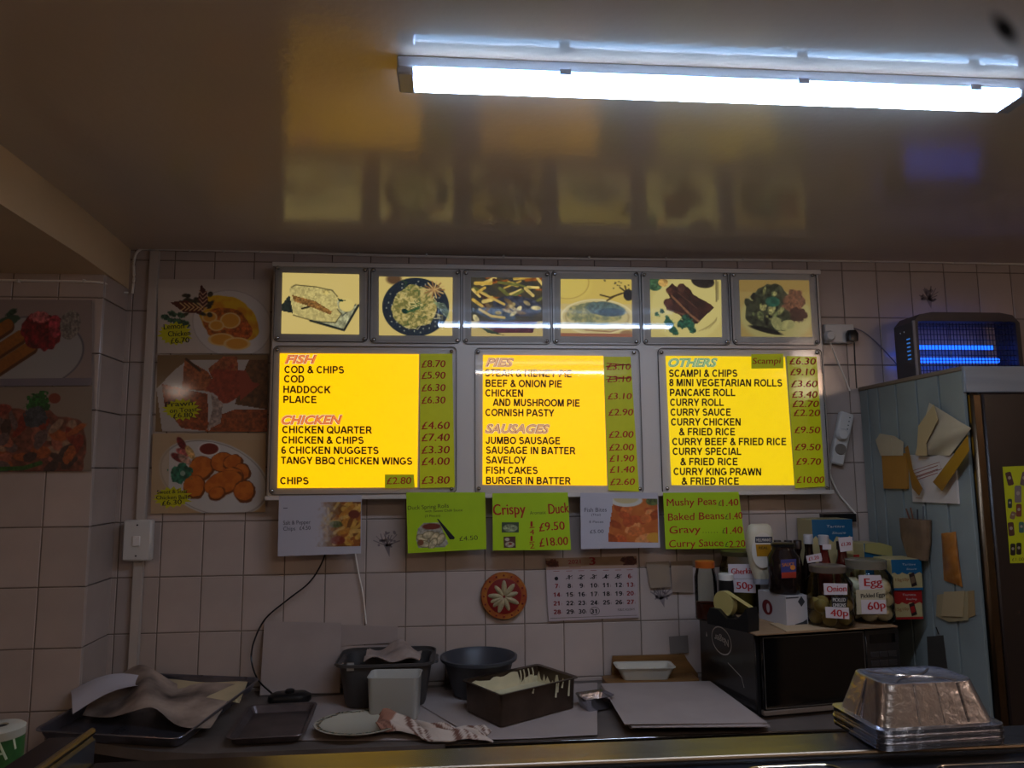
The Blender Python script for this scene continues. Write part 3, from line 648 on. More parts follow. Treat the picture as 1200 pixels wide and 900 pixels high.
menu([(566, 416), (707, 417), (711.5, 569), (565.5, 568)], [(556, 407.5), (748.5, 409), (755, 579), (557, 579.5)], [(560, 412.5), (743, 413), (561, 572.5), (750, 573)], YEL,
     [('STEAK & KIDNEY PIE', 568.5, 441, 670, 442, 8), ('BEEF & ONION PIE', 569, 453, 658.5, 454, 8), ('CHICKEN', 569, 464.5, 613, 464.8, 8), ('AND MUSHROOM PIE', 578, 475.5, 679.5, 476.5, 8), ('CORNISH PASTY', 569, 487.3, 649, 488, 8),
      ('JUMBO SAUSAGE', 569.5, 520, 656.5, 520.5, 8), ('SAUSAGE IN BATTER', 569.5, 531.5, 674, 532.3, 8), ('SAVELOY', 569.5, 543, 616, 543.3, 8), ('FISH CAKES', 569.5, 555, 630, 555.3, 8), ('BURGER IN BATTER', 569.5, 567, 668.5, 567.5, 8)],
     [('PIES', 570, 429, 601, 429.3, 9), ('SAUSAGES', 569.5, 507, 643, 507.5, 9.5)], HB)
menu([(780, 417), (920, 418), (931, 568.5), (787, 568.5)], [(770.5, 408), (963, 409), (972, 578.5), (776, 579)], [(775, 413), (957.5, 413.3), (782, 572.5), (969, 572)], YEL3,
     [('SCAMPI & CHIPS', 784, 441.5, 864, 441.5, 8), ('8 MINI VEGETARIAN ROLLS', 784.5, 452.3, 916.5, 452.8, 8), ('PANCAKE ROLL', 785, 464, 861.5, 464, 8), ('CURRY ROLL', 785.5, 475.5, 848, 475.5, 8), ('CURRY SAUCE', 786, 487, 856.5, 487, 8), ('CURRY CHICKEN', 786.5, 498.5, 868, 498.5, 8), ('& FRIED RICE', 796, 510, 861.5, 510, 8),
      ('CURRY BEEF & FRIED RICE', 788, 521.5, 921.5, 521.5, 8), ('CURRY SPECIAL', 788.5, 533, 868.5, 533, 8), ('& FRIED RICE', 797.5, 545, 864.5, 545, 8), ('CURRY KING PRAWN', 789.5, 556.5, 892, 557, 8), ('& FRIED RICE', 799, 567.8, 866, 567.8, 8)],
     [('OTHERS', 784.5, 429.5, 839.5, 429.3, 9)], HG)

# olive-green handwritten price strips taped over the sheets
STRIP = mat('olive_price_paper', (150, 150, 8), .5, var=.12, vscale=20, emit=(130, 132, 0), power=.42, coat=.2)
def strip(q, prices, label, extra=None):
    t = thing('price_strip', _slab(q, BY-.0095, .0008), STRIP, label, 'price label')
    for s_, xa, ya_, xb, yb_, h in prices:
        ik = Ink(plane(BY-.0097)); ik.lift = .0003; ik.text(s_, xa, ya_, xb, yb_, h, .016, .1, wob=.04); part('price', ik, INKRED, t, None)
    if extra: ik = Ink(plane(BY-.0097)); ik.lift = .0004; extra(ik); part('crossing_out', ik, INKRED, t, None)
def pr(x, ys, w_, vals, h=8, dx=0): return [('£'+v, x+dx*k, y, x+w_+dx*k, y-.5, h) for k, (y, v) in enumerate(zip(ys, vals))]
strip([(492.5, 414.5), (530, 414.5), (533, 571), (492, 572)], pr(494, [430.5, 444, 458.5, 473], 28, ['8.70', '5.90', '6.30', '6.30'])+pr(494, [503, 517, 531.5, 545, 567], 33, ['4.60', '7.40', '3.30', '4.00', '3.80'], 8.5),
      'olive handwritten price strip beside the fish and chicken sheet')
def cross(ik):
    for y in (429, 444.5):
        ik.stroke([(710, y+.5), (738, y-2)], 1.2); ik.stroke([(711, y-3.5), (737, y-1)], 1)
strip([(707.5, 418), (739, 418), (749, 576), (713, 574.5)], pr(711, [433.5, 448, 468], 28, ['3.10', '3.10', '3.10'], 7, .6)+pr(713, [487, 513, 528, 541, 554, 568.5], 29, ['2.90', '2.00', '2.00', '1.90', '1.40', '2.60'], 7.5, .4),
      'olive handwritten price strip beside the pies and sausages sheet, top prices crossed out', cross)
strip([(922, 417), (957, 418), (967, 570), (932, 572)], [('£'+v, x, y, x+w_, y, 7.5) for x, y, w_, v in [(925, 427, 31, '6.30'), (926, 439.5, 29, '9.10'), (927, 453.5, 31, '3.60'), (928, 466, 30, '3.40'), (928.5, 477, 31, '2.70'), (930, 487.5, 31, '2.20'), (931, 507.5, 30, '9.50'), (931.5, 527.5, 30, '9.50'), (933, 544.5, 29, '9.70'), (933.5, 566, 32, '10.00')]],
      'olive handwritten price strip beside the others sheet at the right end')
def tab(q, s_, tx, h, M, label):
    t = thing('price_tab', _slab(q, BY-.0095, .0008), STRIP, label, 'price label'); ik = Ink(plane(BY-.0097)); ik.lift = .0003
    ik.text(s_, *tx, h, .01, .1, wob=.03); part('lettering', ik, M, t, None)
tab([(451, 556), (485, 556), (486, 571.5), (451, 572)], '£2.80', (453, 567.5, 482, 567), 8, INKRED, 'small olive tab reading £2.80 at the foot of the fish and chicken sheet')
tab([(880.5, 415), (918, 414.5), (918, 431.5), (880.5, 432)], 'Scampi', (882, 426.5, 915, 426), 7, INKRED, 'small olive tab reading Scampi at the top of the others sheet')

# paper notices hanging from the lower edge of the box
NY = BY-.0135
def notice(q, M, label, name='paper_notice'):
    return thing(name, _slab(q, NY, .0008), M, label, 'notice')
def inkon(t, M, fn, Y=None, name='lettering'):
    ik = Ink(plane(NY if Y is None else Y)); fn(ik); return part(name, ik, M, t, None)
t = notice([(327, 581), (424, 580), (423, 648.5), (325.5, 652)], mat('grey_white_paper', (184, 180, 186), .6), 'white salt and pepper chips notice with a photo of chips, leftmost under the menu box')
def f(ik):
    ik.text('Salt & Pepper', 332, 615, 364, 614, 4.6); ik.text('Chips', 332, 622, 346, 621.5, 4.6); ik.text('£4.50', 351, 621.2, 364, 620.7, 4.6); ik.stroke([(332, 595.5), (337, 595.3)], .8)
inkon(t, mat('grey_print', (66, 60, 70), .6), f)
def chips(w_, h_, fade=True):
    c = Cv(w_, h_, (184, 180, 186)); r = random.Random(3)
    base = Cv(w_, h_, (120, 70, 20))
    for k in range(60):
        x, y = r.uniform(0, w_), r.uniform(0, h_); a = r.gauss(-.7, .5); l = r.uniform(8, 18)
        base.line([(x, y), (x+l*math.cos(a), y+l*math.sin(a))], r.uniform(3, 6), [(186, 122, 40), (150, 84, 26), (196, 148, 62), (206, 160, 80)][k % 4], tex=.15)
    base.ell(w_*.45, h_*.5, 8, 4, 0, (80, 86, 30), tex=.4); base.ell(w_*.5, h_*.86, 9, 5, 0, (120, 40, 20)); base.ell(w_*.85, h_*.28, 7, 5, 0, (110, 44, 24))
    fac = np.clip((c.X-4)/(w_*.5)+.5*(c.noise(4, 2)-.5), 0, 1)[..., None] if fade else 1
    c.a = c.a*(1-fac)+base.a*fac; return c
picture('chips_photo', chips(56, 52), [(370, 588.5), (423, 588), (422.5, 640), (369, 641)], plane(NY), PRINT, t)
t = notice([(476, 577), (568.5, 577), (570, 643.5), (478, 648.5)], LIME, 'lime green duck spring rolls notice with a small photo of rolls, under the menu box')
def f(ik):
    ik.text('Duck Spring Rolls', 478, 597.5, 526, 594.8, 4.6); ik.text('with Sweet Chilli Sauce', 498, 600.5, 542, 599, 2.8); ik.text('(3 Pieces)', 498, 606, 516, 605.3, 2.6); ik.text('£4.50', 538.5, 634, 560, 632.5, 5.2)
inkon(t, mat('olive_print', (70, 66, 20), .6), f)
c = Cv(44, 34, (172, 206, 8)); c.poly([(2, 8), (10, 0), (30, 0), (34, 8), (42, 28), (38, 33), (3, 33), (0, 22)], (150, 144, 128), tex=.3); c.ell(20, 5, 12, 4, 0, (110, 40, 20))
for x, y, a in ((8, 20, .3), (16, 16, -.2), (24, 20, -.9), (32, 22, -1), (10, 28, .2), (22, 28, -1)): c.ell(x, y, 8, 4.5, a, (196, 180, 140), tex=.3); c.ring(x, y, 8, 4.5, .8, (110, 96, 60), a)
c.ell(6, 26, 4, 4, 0, (120, 70, 40)); c.put((c.X < 3)*(c.Y < 7)*1., (172, 206, 8))
picture('rolls_photo', c, [(488, 613), (527, 612), (527, 642), (487.5, 643)], plane(NY), PRINT, t)
inkon(t, INKBLACK, lambda ik: ik.poly([(512, 608), (514, 608.5), (533, 630), (532, 632), (527, 632)], .0012), name='chopsticks')
t = notice([(577, 578), (665.5, 577), (669, 644.5), (577.5, 645)], LIME, 'lime green crispy duck notice in red handwriting, middle one under the menu box')
def f(ik):
    ik.text('Crispy', 578, 604, 616, 602, 12.5, .012, wob=.04); ik.text('Duck', 643, 602, 667, 600.5, 11.5, .012, wob=.04); ik.text('£9.50', 632, 622.5, 662, 620.5, 9.5, .012, wob=.05); ik.text('£18.00', 632.5, 640.8, 666, 638, 9.5, .012, wob=.05)
    for y in (618.5, 635.5):
        ik.text('1', 621.7, y-1.5, 624, y-1.5, 6, .01); ik.stroke([(620.5, y), (626.5, y-.6)], 1)
    ik.text('4', 621, 626.5, 626, 626.5, 6, .01); ik.text('2', 621, 643, 626.5, 642.5, 6, .01)
inkon(t, INKRED, f); inkon(t, mat('olive_print'), lambda ik: ik.text('Aromatic', 621, 603, 640, 602.2, 3.8))
c = Cv(28, 16, (60, 72, 50)); c.ell(14, 9, 12, 6, 0, (140, 150, 110), tex=.5, tsc=2)
picture('duck_photo', c, [(588, 612), (608, 612), (608, 624), (588, 624)], plane(NY), PRINT, t)
c = Cv(20, 20, (80, 44, 30)); c.ell(6, 5, 4, 3, 0, (190, 180, 160)); c.ell(10, 14, 8, 5, 0, (160, 150, 130), tex=.4, tsc=2); c.ell(11, 13, 3, 2, 0, (130, 40, 20))
picture('duck_photo', c, [(590, 629), (604, 628.5), (604.5, 642), (590.5, 642)], plane(NY), PRINT, t)
t = notice([(680, 577.5), (771, 577.5), (773.5, 641.5), (681, 643.5)], mat('grey_white_paper'), 'white fish bites notice with a photo of battered pieces, under the menu box')
def f(ik):
    ik.text('Fish Bites', 685, 600, 711, 599.5, 4.8); ik.text('(Thai)', 693, 604.5, 704, 604.3, 2.5); ik.text('8 Pieces', 690.5, 613, 707, 612.7, 2.8); ik.text('£5.00', 691.5, 625, 707.5, 624.5, 4)
inkon(t, mat('grey_print'), f)
c = Cv(60, 52, (176, 84, 30)); c.put(c.noise(9, 4), (206, 120, 50)); r = random.Random(8)
for k in range(18): c.ell(r.uniform(0, 60), r.uniform(10, 50), r.uniform(6, 11), r.uniform(4, 7), r.uniform(-.6, .6), [(204, 110, 52), (186, 84, 36), (214, 140, 80), (160, 70, 24)][k % 4], wob=.2, tex=.15, seed=k)
c.ell(22, 2, 20, 8, 0, (204, 200, 186)); c.ell(22, 0, 15, 6, 0, (196, 180, 130)); c.ell(54, 3, 8, 5, 0, (90, 100, 50), tex=.4); c.ell(56, 46, 10, 6, 0, (206, 150, 50))
c.put((c.X < 3+3*np.cos(c.Y/16))*1., (184, 180, 186))
picture('bites_photo', c, [(712, 584), (770.5, 584.5), (771.5, 636), (713, 635)], plane(NY), PRINT, t)
t = notice([(777, 577.5), (865.5, 576.5), (874, 642.5), (780, 643.5)], LIME, 'lime green side orders notice listing mushy peas to curry sauce, rightmost under the menu box')
def f(ik):
    ik.text('Mushy Peas', 781.5, 593, 839.5, 591.5, 8.5, .008, wob=.05); ik.text('Baked Beans', 783, 610, 849, 608, 8.5, .008, wob=.05); ik.text('Gravy', 784.5, 625.5, 821, 624, 8.5, .008, wob=.05); ik.text('Curry Sauce', 784, 641.5, 848, 640, 8.5, .008, wob=.05)
    for x, y, s_ in ((846.5, 593, '1.40'), (855, 608.5, '1.40'), (851, 625.5, '1.40'), (854.5, 641.5, '2.20')): ik.text(s_, x, y, x+19-(y > 600)*(y < 620)*4, y-.5, 7.8, .012, wob=.04)
inkon(t, INKRED, f)
def f(ik):
    for x, y in ((842, 592.5), (850, 608.5), (846.5, 625), (850, 641)): ik.text('£', x, y, x+3.5, y, 6)
    for k in range(6): ik.ell(824+k*3.3, 624, .5, .5)
inkon(t, mat('olive_print'), f, name='faint_marks')

# ================================================================== POSTERS
def poster(q, Y, label, cvs=None):
    t = thing('food_poster', _slab(q, Y, .0006), mat('laminate_edge', (186, 176, 160), .4), label, 'poster')
    picture('print', cvs, q, plane(Y), PRINT, t); return t
STAR = mat('yellow_star_card', (190, 184, 10), .5)
def star(t, cx, cy, rx, ry, Y, lines, ang=0):
    ik = Ink(plane(Y-.0006)); ik.lift = .0002; n = 17; r = random.Random(int(cx+cy)); pts = []
    for k in range(2*n):
        a = math.pi*k/n; m_ = (1.0+r.uniform(-.08, .12)) if k % 2 == 0 else .78; pts.append((cx+rx*m_*math.cos(a), cy+ry*m_*math.sin(a)))
    cxy = [(cx, cy)]
    b0 = len(ik.v); ik.add([ik.fr(x, y, .0002) for x, y in cxy+pts], [(0, 1+k, 1+(k+1) % (2*n)) for k in range(2*n)])
    s = part('price_star', ik, STAR, t, None); WM[s.name] = WM[t.name]
    ik = Ink(plane(Y-.0006)); ik.lift = .0006
    for s_, xa, ya_, xb, yb_, h in lines: ik.text(s_, xa, ya_, xb, yb_, h, .012, wob=.04)
    part('lettering', ik, INKBLACK, s, None)
G = (186, 172, 158)
c = Cv(130, 90, G); c.ell(86, 54, 46, 40, .35, (196, 186, 176), soft=2); c.ring(86, 54, 46, 40, 1.2, (168, 156, 146), .35)
c.ell(82, 48, 36, 26, .5, (196, 128, 16), wob=.12, col2=(206, 160, 24), tsc=8); c.ell(80, 56, 28, 20, .3, (160, 84, 22), wob=.15, tex=.4, tsc=3); c.ell(96, 62, 14, 12, .3, (170, 80, 26), tex=.4, tsc=3)
for x, y, rx_, ry_ in ((74, 73, 14, 7), (92, 78, 14, 7), (60, 46, 8, 6), (84, 50, 11, 9), (68, 56, 8, 6)): c.ell(x, y, rx_, ry_, 0, (206, 140, 44)); c.ring(x, y, rx_, ry_, 1.6, (214, 176, 110))
for k in range(26):
    r = random.Random(k); c.ell(r.uniform(22, 62), r.uniform(18, 34)+(10 if r.random() < .3 else 0), r.uniform(3, 6), r.uniform(2, 3), r.uniform(-1, 1), (52, 44, 28), tex=.5, tsc=2)
c.poly([(46, 24), (50, 6), (57, 16), (58, 28), (52, 38)], (70, 30, 24)); c.poly([(14, 28), (34, 26), (52, 34), (50, 42), (30, 40)], (84, 36, 20))
for k in range(5):
    c.line([(48, 14+5*k), (52, 19+5*k), (57, 14+5*k)], 1.1, (190, 150, 120)); c.line([(26+5*k, 29), (32+5*k, 34), (27+5*k, 38)], 1.3, (206, 170, 110))
for x, y, s_ in ((6, 46, 5), (12, 50, 4), (20, 52, 6), (28, 54, 6), (14, 42, 5), (24, 44, 5)): c.ell(x+3, y, s_, s_*.7, .4, (50, 78, 54), wob=.4, tex=.5, tsc=2)
PW = WY-.0115
t = poster([(185, 327), (317, 327.5), (316, 414.5), (184.5, 414)], PW, 'lemon chicken poster with yellow price star, uppermost on the back wall', c)
star(t, 205, 391, 20, 14.5, PW, [('Lemon', 192, 386, 216, 384.5, 6), ('Chicken', 197, 394.5, 223, 393, 6), ('£6.70', 200, 402.5, 222, 401, 6)])
c = Cv(130, 90, (120, 92, 58)); c.poly([(0, 40), (20, 18), (36, 6), (130, 6), (130, 90), (8, 90)], (176, 164, 152)); c.poly([(32, 4), (60, 20), (74, 44), (30, 40)], (146, 80, 42), tex=.35, tsc=3)
c.poly([(60, 16), (78, 2), (94, 2), (96, 30), (70, 40)], (142, 78, 44), tex=.35, tsc=3); c.poly([(6, 34), (60, 46), (62, 90), (30, 86), (10, 60)], (130, 62, 28), tex=.4, tsc=3)
c.poly([(104, 14), (108, 6), (130, 6), (130, 64), (92, 58)], (96, 62, 34), tex=.35, tsc=4); c.poly([(92, 64), (130, 64), (130, 90), (62, 90), (76, 70)], (136, 68, 32), tex=.35, tsc=3)
c.ell(84, 36, 22, 20, 0, (140, 58, 36), wob=.3, tex=.2); c.poly([(96, 20), (104, 18), (112, 32), (122, 34), (98, 54)], (140, 62, 40)); c.poly([(64, 46), (78, 56), (76, 80), (60, 88), (66, 64)], (150, 130, 116), tex=.3); c.line([(34, 5), (50, 18)], 3, (60, 40, 22))
t = poster([(184.5, 416), (314, 415.5), (313, 506), (182, 505.5)], PW, 'prawn on toast poster with yellow price star, middle one on the back wall', c)
star(t, 212.5, 480, 22, 13, PW, [('Prawn', 194, 477, 226, 475, 6), ('on Toast', 199, 484, 231, 482, 5.2), ('£6.80', 203, 490, 226, 488.5, 5.5)])
c = Cv(132, 92, (178, 146, 106)); c.ell(72, 52, 66, 42, .35, (192, 184, 174), soft=1.5); c.ring(72, 52, 64, 40, 1.2, (150, 140, 130), .35); c.put(((c.X < 20) | (c.Y < 8))*.6, (178, 152, 118))
for x, y, a, b_ in ((58, 40, 15, 14), (82, 34, 14, 12), (94, 34, 12, 9), (104, 46, 11, 11), (50, 62, 13, 14), (92, 52, 15, 12), (84, 58, 24, 14), (108, 68, 13, 13), (76, 70, 10, 8)):
    c.ell(x, y, a, b_, -.3, (104, 50, 10), wob=.1); c.ell(x-.7, y-1, a-1.5, b_-1.5, -.3, (196, 104, 26), wob=.1, col2=(178, 88, 18), tsc=6)
c.ell(66, 18, 13, 8, 0, (214, 206, 196)); c.ell(66, 18, 11, 6.5, 0, (110, 30, 16))
for x, y, a, cc in ((34, 12, 1, (116, 30, 26)), (36, 22, .4, (180, 90, 80)), (30, 28, .5, (110, 36, 30)), (44, 22, 1, (190, 150, 90)), (38, 30, .6, (170, 130, 110))): c.ell(x, y, 9, 4, a, cc, tex=.4, tsc=3)
c.ell(34, 46, 13, 11, 0, (40, 96, 70), wob=.4, tex=.5, tsc=3); c.ell(36, 46, 3, 3, 0, (130, 150, 130))
t = poster([(179, 508), (311.5, 507.5), (311, 600), (176.5, 602)], PW, 'chicken balls poster with yellow price star, lowest on the back wall', c)
star(t, 201.5, 583, 23, 12.5, PW, [('Sweet & Sour', 184, 579, 220, 577.5, 4.5), ('Chicken Balls', 183, 585.5, 222, 584.5, 4.5), ('£6.30', 190, 592.5, 213, 590.5, 5.5)])
c = Cv(130, 90, (140, 124, 118)); c.ell(52, 56, 68, 38, -.1, (150, 146, 142), soft=2); c.ring(52, 56, 68, 38, 1.2, (90, 86, 92), -.1); c.put((c.Y > 82)*1., (112, 104, 112))
c.ell(28, 24, 14, 6, -.3, (52, 74, 54), wob=.3); c.ell(34, 14, 8, 3, -.5, (40, 60, 44), wob=.3, tex=.4)
for x, y in ((4, 44), (18, 56), (32, 66)): c.line([(x-34, y+18), (x+26, y-16)], 15, (84, 46, 16)); c.line([(x-34, y+16), (x+26, y-18)], 12, (140, 84, 28), tex=.1, tsc=3)
c.ell(70, 34, 24, 20, 0, (110, 22, 28), wob=.25, tex=.6, tsc=4); c.ell(68, 18, 12, 6, 0, (170, 90, 90), wob=.3, tex=.5); c.ell(86, 28, 8, 12, 0, (150, 50, 60), tex=.6, tsc=3); c.ell(104, 26, 12, 16, .3, (120, 112, 104), tex=.4, tsc=2)
LW = FY-.0115
poster([(-20, 351), (108, 351.5), (107.5, 451.5), (-20, 453)], LW, 'spring rolls poster on the left wall, the upper one', c)
c = Cv(140, 100, (132, 116, 100)); r = random.Random(6); c.ell(60, 70, 70, 46, 0, (110, 60, 44), wob=.2, tex=.4, tsc=6)
for k in range(60):
    x, y = r.uniform(0, 124), r.uniform(34, 96)
    if y < 34+abs(x-70)*.25: continue
    c.ell(x, y, r.uniform(7, 14), r.uniform(3.5, 7), r.uniform(0, 3), [(150, 84, 62), (120, 40, 24), (152, 76, 34), (96, 74, 68), (140, 108, 84), (64, 44, 38)][k % 6], wob=.2, tex=.25, seed=k)
c.ell(76, 20, 14, 13, 0, (28, 84, 28), wob=.4, tex=.6, tsc=3); c.ell(74, 36, 14, 12, 0, (56, 58, 60), wob=.3, tex=.4); c.ell(96, 14, 7, 6, 0, (120, 52, 34)); c.ell(30, 28, 16, 7, -.2, (130, 54, 40), tex=.3); c.line([(20, 97), (60, 96), (80, 90)], 5, (44, 84, 30), tex=.4)
poster([(-32, 453.5), (108, 452.5), (107, 552), (-32, 553)], LW, 'seafood stir fry poster on the left wall, the lower one', c)

# ================================================================== calendar, plaque, wall papers
CY = WY-.0115
t = thing('wall_calendar', _slab([(639, 655), (746, 652), (748.5, 723.5), (643, 728)], CY, .0012), mat('calendar_paper', (176, 160, 158), .6), 'white March calendar hung on the tiles under the fish bites notice', 'calendar')
c = Cv(106, 16, (146, 116, 88)); c.put(c.noise(10, 1)*.5, (120, 90, 66)); c.ell(8, 8, 8, 6, 0, (84, 40, 22), wob=.4, tex=.4, tsc=2); c.ell(97, 6, 9, 6, 0, (70, 32, 22), wob=.4, tex=.4, tsc=2); c.put((c.Y > 12)*.7, (170, 140, 124))
picture('header_print', c, [(639, 654.5), (746, 651.5), (746.5, 665.5), (640, 668)], plane(CY), PRINT, t)
inkR = Ink(plane(CY)); inkB = Ink(plane(CY)); inkR.text('2021', 666, 661, 680.5, 660, 4.6, .01); inkR.text('3', 691, 662, 697.5, 661.7, 8.8, .03)
inkR.stroke([(667, 664.5), (681, 664)], .4)
cxs = [652, 667, 681, 695.5, 710, 724.5, 738]; rows = [[0, 1, 2, 3, 4, 5, 6]]+[list(range(7+7*k, 14+7*k)) for k in range(3)]+[[28, 29, 30, 31]]
for rI, row in enumerate(rows):
    for cI, d in enumerate(row):
        if rI == 0: lab = '' if cI == 0 else str(cI)
        else: lab = str(d)
        if not lab: continue
        y = 679.3+rI*10.1-cI*.28; x = cxs[cI]+rI*.25; ik = inkR if cI in (0, 6) else inkB; wd = 3.6 if len(lab) == 1 else 8
        sans(ik, lab, x-wd/2, y, x+wd/2, y-.1, 5.1); ik.stroke([(x+wd/2+1.5, y-.3), (x+wd/2+1.5, y-3)], .3)
        if rI == 0 and 0 < cI < 6: ik.stroke([(x-4, y-.5), (x+4, y-4.6)], .8, .001)
for cI in range(7): inkR.stroke([(cxs[cI]-3.5, 669.5-cI*.28), (cxs[cI]+3.5, 669.3-cI*.28)], .5)
inkB.ring(697, 716, 5.5, 4.5, .5); inkB.text('PUBLIC HOLIDAYS', 724, 716, 744, 715.2, 2.6); inkB.stroke([(645, 724.6), (747, 721)], .4); inkB.ell(652, 678, 2.4, 2.4, 0, 7)
part('red_numbers', inkR, mat('calendar_red', (130, 22, 22), .6), t, None); part('black_numbers', inkB, INKBLACK, t, None)

pc = PY(590.5, 698, WY-.012); rx_ = (PY(617, 698, WY).x-PY(564, 698, WY).x)/2; rz_ = rx_*1.06
t = root('wall_plaque', 'round red and gold plaque with a raised pale flower hung on the tiles', 'ornament', (pc.x, WY, pc.z-rz_))
R90 = Matrix.Rotation(math.radians(90), 4, 'X')
def disc(r0, y0, y1, M, name, sx=1):
    mb = MB(); mb.lathe([(r0, 0), (r0, (y0-y1)*.6), (r0*.96, y0-y1)], (pc.x, y0, pc.z), 36, axis=(0, -1, 0), sy=1.0, sx=1.0); o = part(name, mb, M, t); return o
disc(rx_*1.02, WY-.0095, WY-.022, mat('plaque_gold_brown', (168, 104, 34), .5, col2=(150, 60, 28), vscale=30), 'rim')
disc(rx_*.76, WY-.0222, WY-.024, mat('plaque_red', (130, 22, 18), .5, var=.2), 'field')
IV = mat('plaque_ivory', (176, 160, 120), .5, var=.25, vscale=60)
pet = [(500-500, 280, 90), (-110, 180, 130), (-180, 70, 175), (-130, -10, 200), (130, 180, 50), (170, 60, 15), (150, -60, -25), (40, -160, -70), (-60, -150, -110), (-110, -100, -140)]
for k, (_, _, ang) in enumerate(pet):
    a = math.radians(ang); l = rx_*(.62 if k % 2 else .7); mb = MB(); cx_, cz_ = pc.x+math.cos(a)*l*.55, pc.z+math.sin(a)*l*.55-rx_*.03; nn = 10; vs = []; 
    for i in range(nn):
        th = 2*math.pi*i/nn; u, v = math.cos(th)*l*.48, math.sin(th)*l*.17
        vs.append((cx_+u*math.cos(a)-v*math.sin(a), WY-.0241, cz_+u*math.sin(a)+v*math.cos(a)))
    vs2 = [(cx_+(x-cx_)*.6, WY-.030, cz_+(z-cz_)*.6) for x, y, z in vs]
    mb.add(vs+vs2+[(cx_, WY-.031, cz_)], [(i, (i+1) % nn, (i+1) % nn+nn, i+nn) for i in range(nn)]+[(nn+i, nn+(i+1) % nn, 2*nn) for i in range(nn)]); part('petal', mb, IV, t, 60)
for k in range(16):
    a = 2*math.pi*k/16; mb = MB(); mb.sphere((pc.x+math.cos(a)*rx_*.88, WY-.0225, pc.z+math.sin(a)*rx_*.88), .004, 6); part('stud', mb, mat('plaque_red'), t)

def wallpaper(name, q, M, label, Y=WY-.0115, cat='paper'): return thing(name, _slab(q, Y, .0008), M, label, cat)
wallpaper('paper_note', [(786, 658), (811.5, 657), (812.5, 694.5), (788, 694)], mat('aged_note', (150, 128, 108), .7), 'larger blank note taped to the tiles, right one of the two beside the calendar')
wallpaper('paper_note', [(757, 659), (784, 657.5), (786, 688), (762, 689.5)], mat('aged_note2', (142, 124, 104), .7), 'blank note at the right edge of the calendar, left one of the two')
wallpaper('paper_note', [(784, 746), (806, 744.5), (807, 765), (785.5, 766.5)], mat('grey_note', (116, 106, 98), .7), 'small grey note low on the tiles above the chopping board')

# ------------------------------------------------------------------ power lead from behind the salt and pepper notice
mb = MB(); mb.tube([PY(384, 640, WY-.03), PY(376, 662, WY-.03), PY(362, 683, WY-.03), PY(338, 702, WY-.03), PY(312, 724, WY-.03), PY(299, 748, WY-.03), PY(294.5, 772, WY-.05), PY(302, 796, WY-.08), PY(319, 813, 2.69)], .0032, 6)
thing('black_cable', mb, BPLAST, 'black cable curving down the tiles from behind the salt and pepper notice', 'cable')
mb = MB(); mb.tube([PY(415, 640, WY-.015), PY(420, 670, WY-.013), PY(426, 700, WY-.013), PY(429, 731, WY-.013)], .0028, 6)
thing('white_cable', mb, WCABLE, 'short white cable hanging down the tiles under the salt and pepper notice', 'cable')

# ================================================================== WORKTOP
mb = MB(); mb.slab([Vector((x, y, WTZ)) for x, y in ((-1.24, 2.44), (-.86, 2.27), (-.70, 2.235), (1.64, 2.235), (1.64, WY-.002), (-1.24, WY-.002))], -.03, Vector((0, 0, 1)))
wt = thing('worktop', mb, mat('dull_worktop', (108, 96, 88), .4, var=.3, vscale=8), 'long dull steel worktop along the back wall', 'worktop')
mb = MB(); mb.box((-.02, 2.225, WTZ-.035), (1.64, 2.2345, WTZ+.001), .001); part('front_trim', mb, STEEL, wt)
t = root('under_counter_cabinet', 'dark cabinet carrying the back worktop', 'cabinet', (.2, 2.55, 0))
mb = MB(); mb.box((-1.24, 2.46, 0), (1.64, WY-.002, WTZ-.031)); part('carcass', mb, BLACK, t)
for k in range(4):
    a = -1.23+k*.718; mb = MB(); mb.box((a, 2.445, .08), (a+.705, 2.4595, WTZ-.045), .002); part('door', mb, mat('dark_laminate', (40, 34, 32), .5), t)

def lidless(t, c, rz, secs_out, thick, M, name='body'):
    """open tub: outer sections bottom->top, inner wall back down"""
    mb = MB(Matrix.Translation(Vector(c)) @ Matrix.Rotation(rz, 4, 'Z'))
    ins = [(z, hx-thick, hy-thick, max(r-thick, .002)) for z, hx, hy, r in secs_out][::-1]
    ins[-1] = (secs_out[0][0]+thick, ins[-1][1], ins[-1][2], ins[-1][3]); mb.loft(secs_out+ins, n=5); return part(name, mb, M, t)
# stack of white sheets leaning and lying on the wall
WP = mat('kitchen_paper', (166, 150, 142), .7, var=.1, vscale=7)
def wsheet(q, label, bulge=.012, name='white_sheet', M=WP, Y=WY-.013, foot=0, nu=8, nv=8, t_=.0006, seed=0):
    r = random.Random(seed); ph = r.uniform(0, 6)
    def fn(u, v):
        x = (q[0][0]*(1-u)+q[1][0]*u)*(1-v)+(q[3][0]*(1-u)+q[2][0]*u)*v; y = (q[0][1]*(1-u)+q[1][1]*u)*(1-v)+(q[3][1]*(1-u)+q[2][1]*u)*v
        Yy = Y-bulge*(.5+.5*math.sin(u*5+ph+v*2))*(.2+v)-foot*v; p = PY(x, y, Yy); p.z = max(p.z, WTZ+.004); return p
    mb = MB(); mb.sheet(fn, nu, nv, t_); return thing(name, mb, M, label, 'paper')
wsheet([(310, 728), (400, 730), (398, 826), (304, 822)], 'large white sheet standing against the tiles behind the black puck', seed=1, foot=.05, bulge=.01)
wsheet([(398, 732), (466, 734), (466, 753), (398, 757)], 'small white sheet leaning on the tiles behind the rectangular bowl', seed=2, bulge=.004)
wsheet([(400, 757), (470, 755), (500, 790), (392, 800)], 'crumpled white sheet behind the rectangular grey bowl', seed=5, foot=.008, bulge=.002, Y=WY-.016)

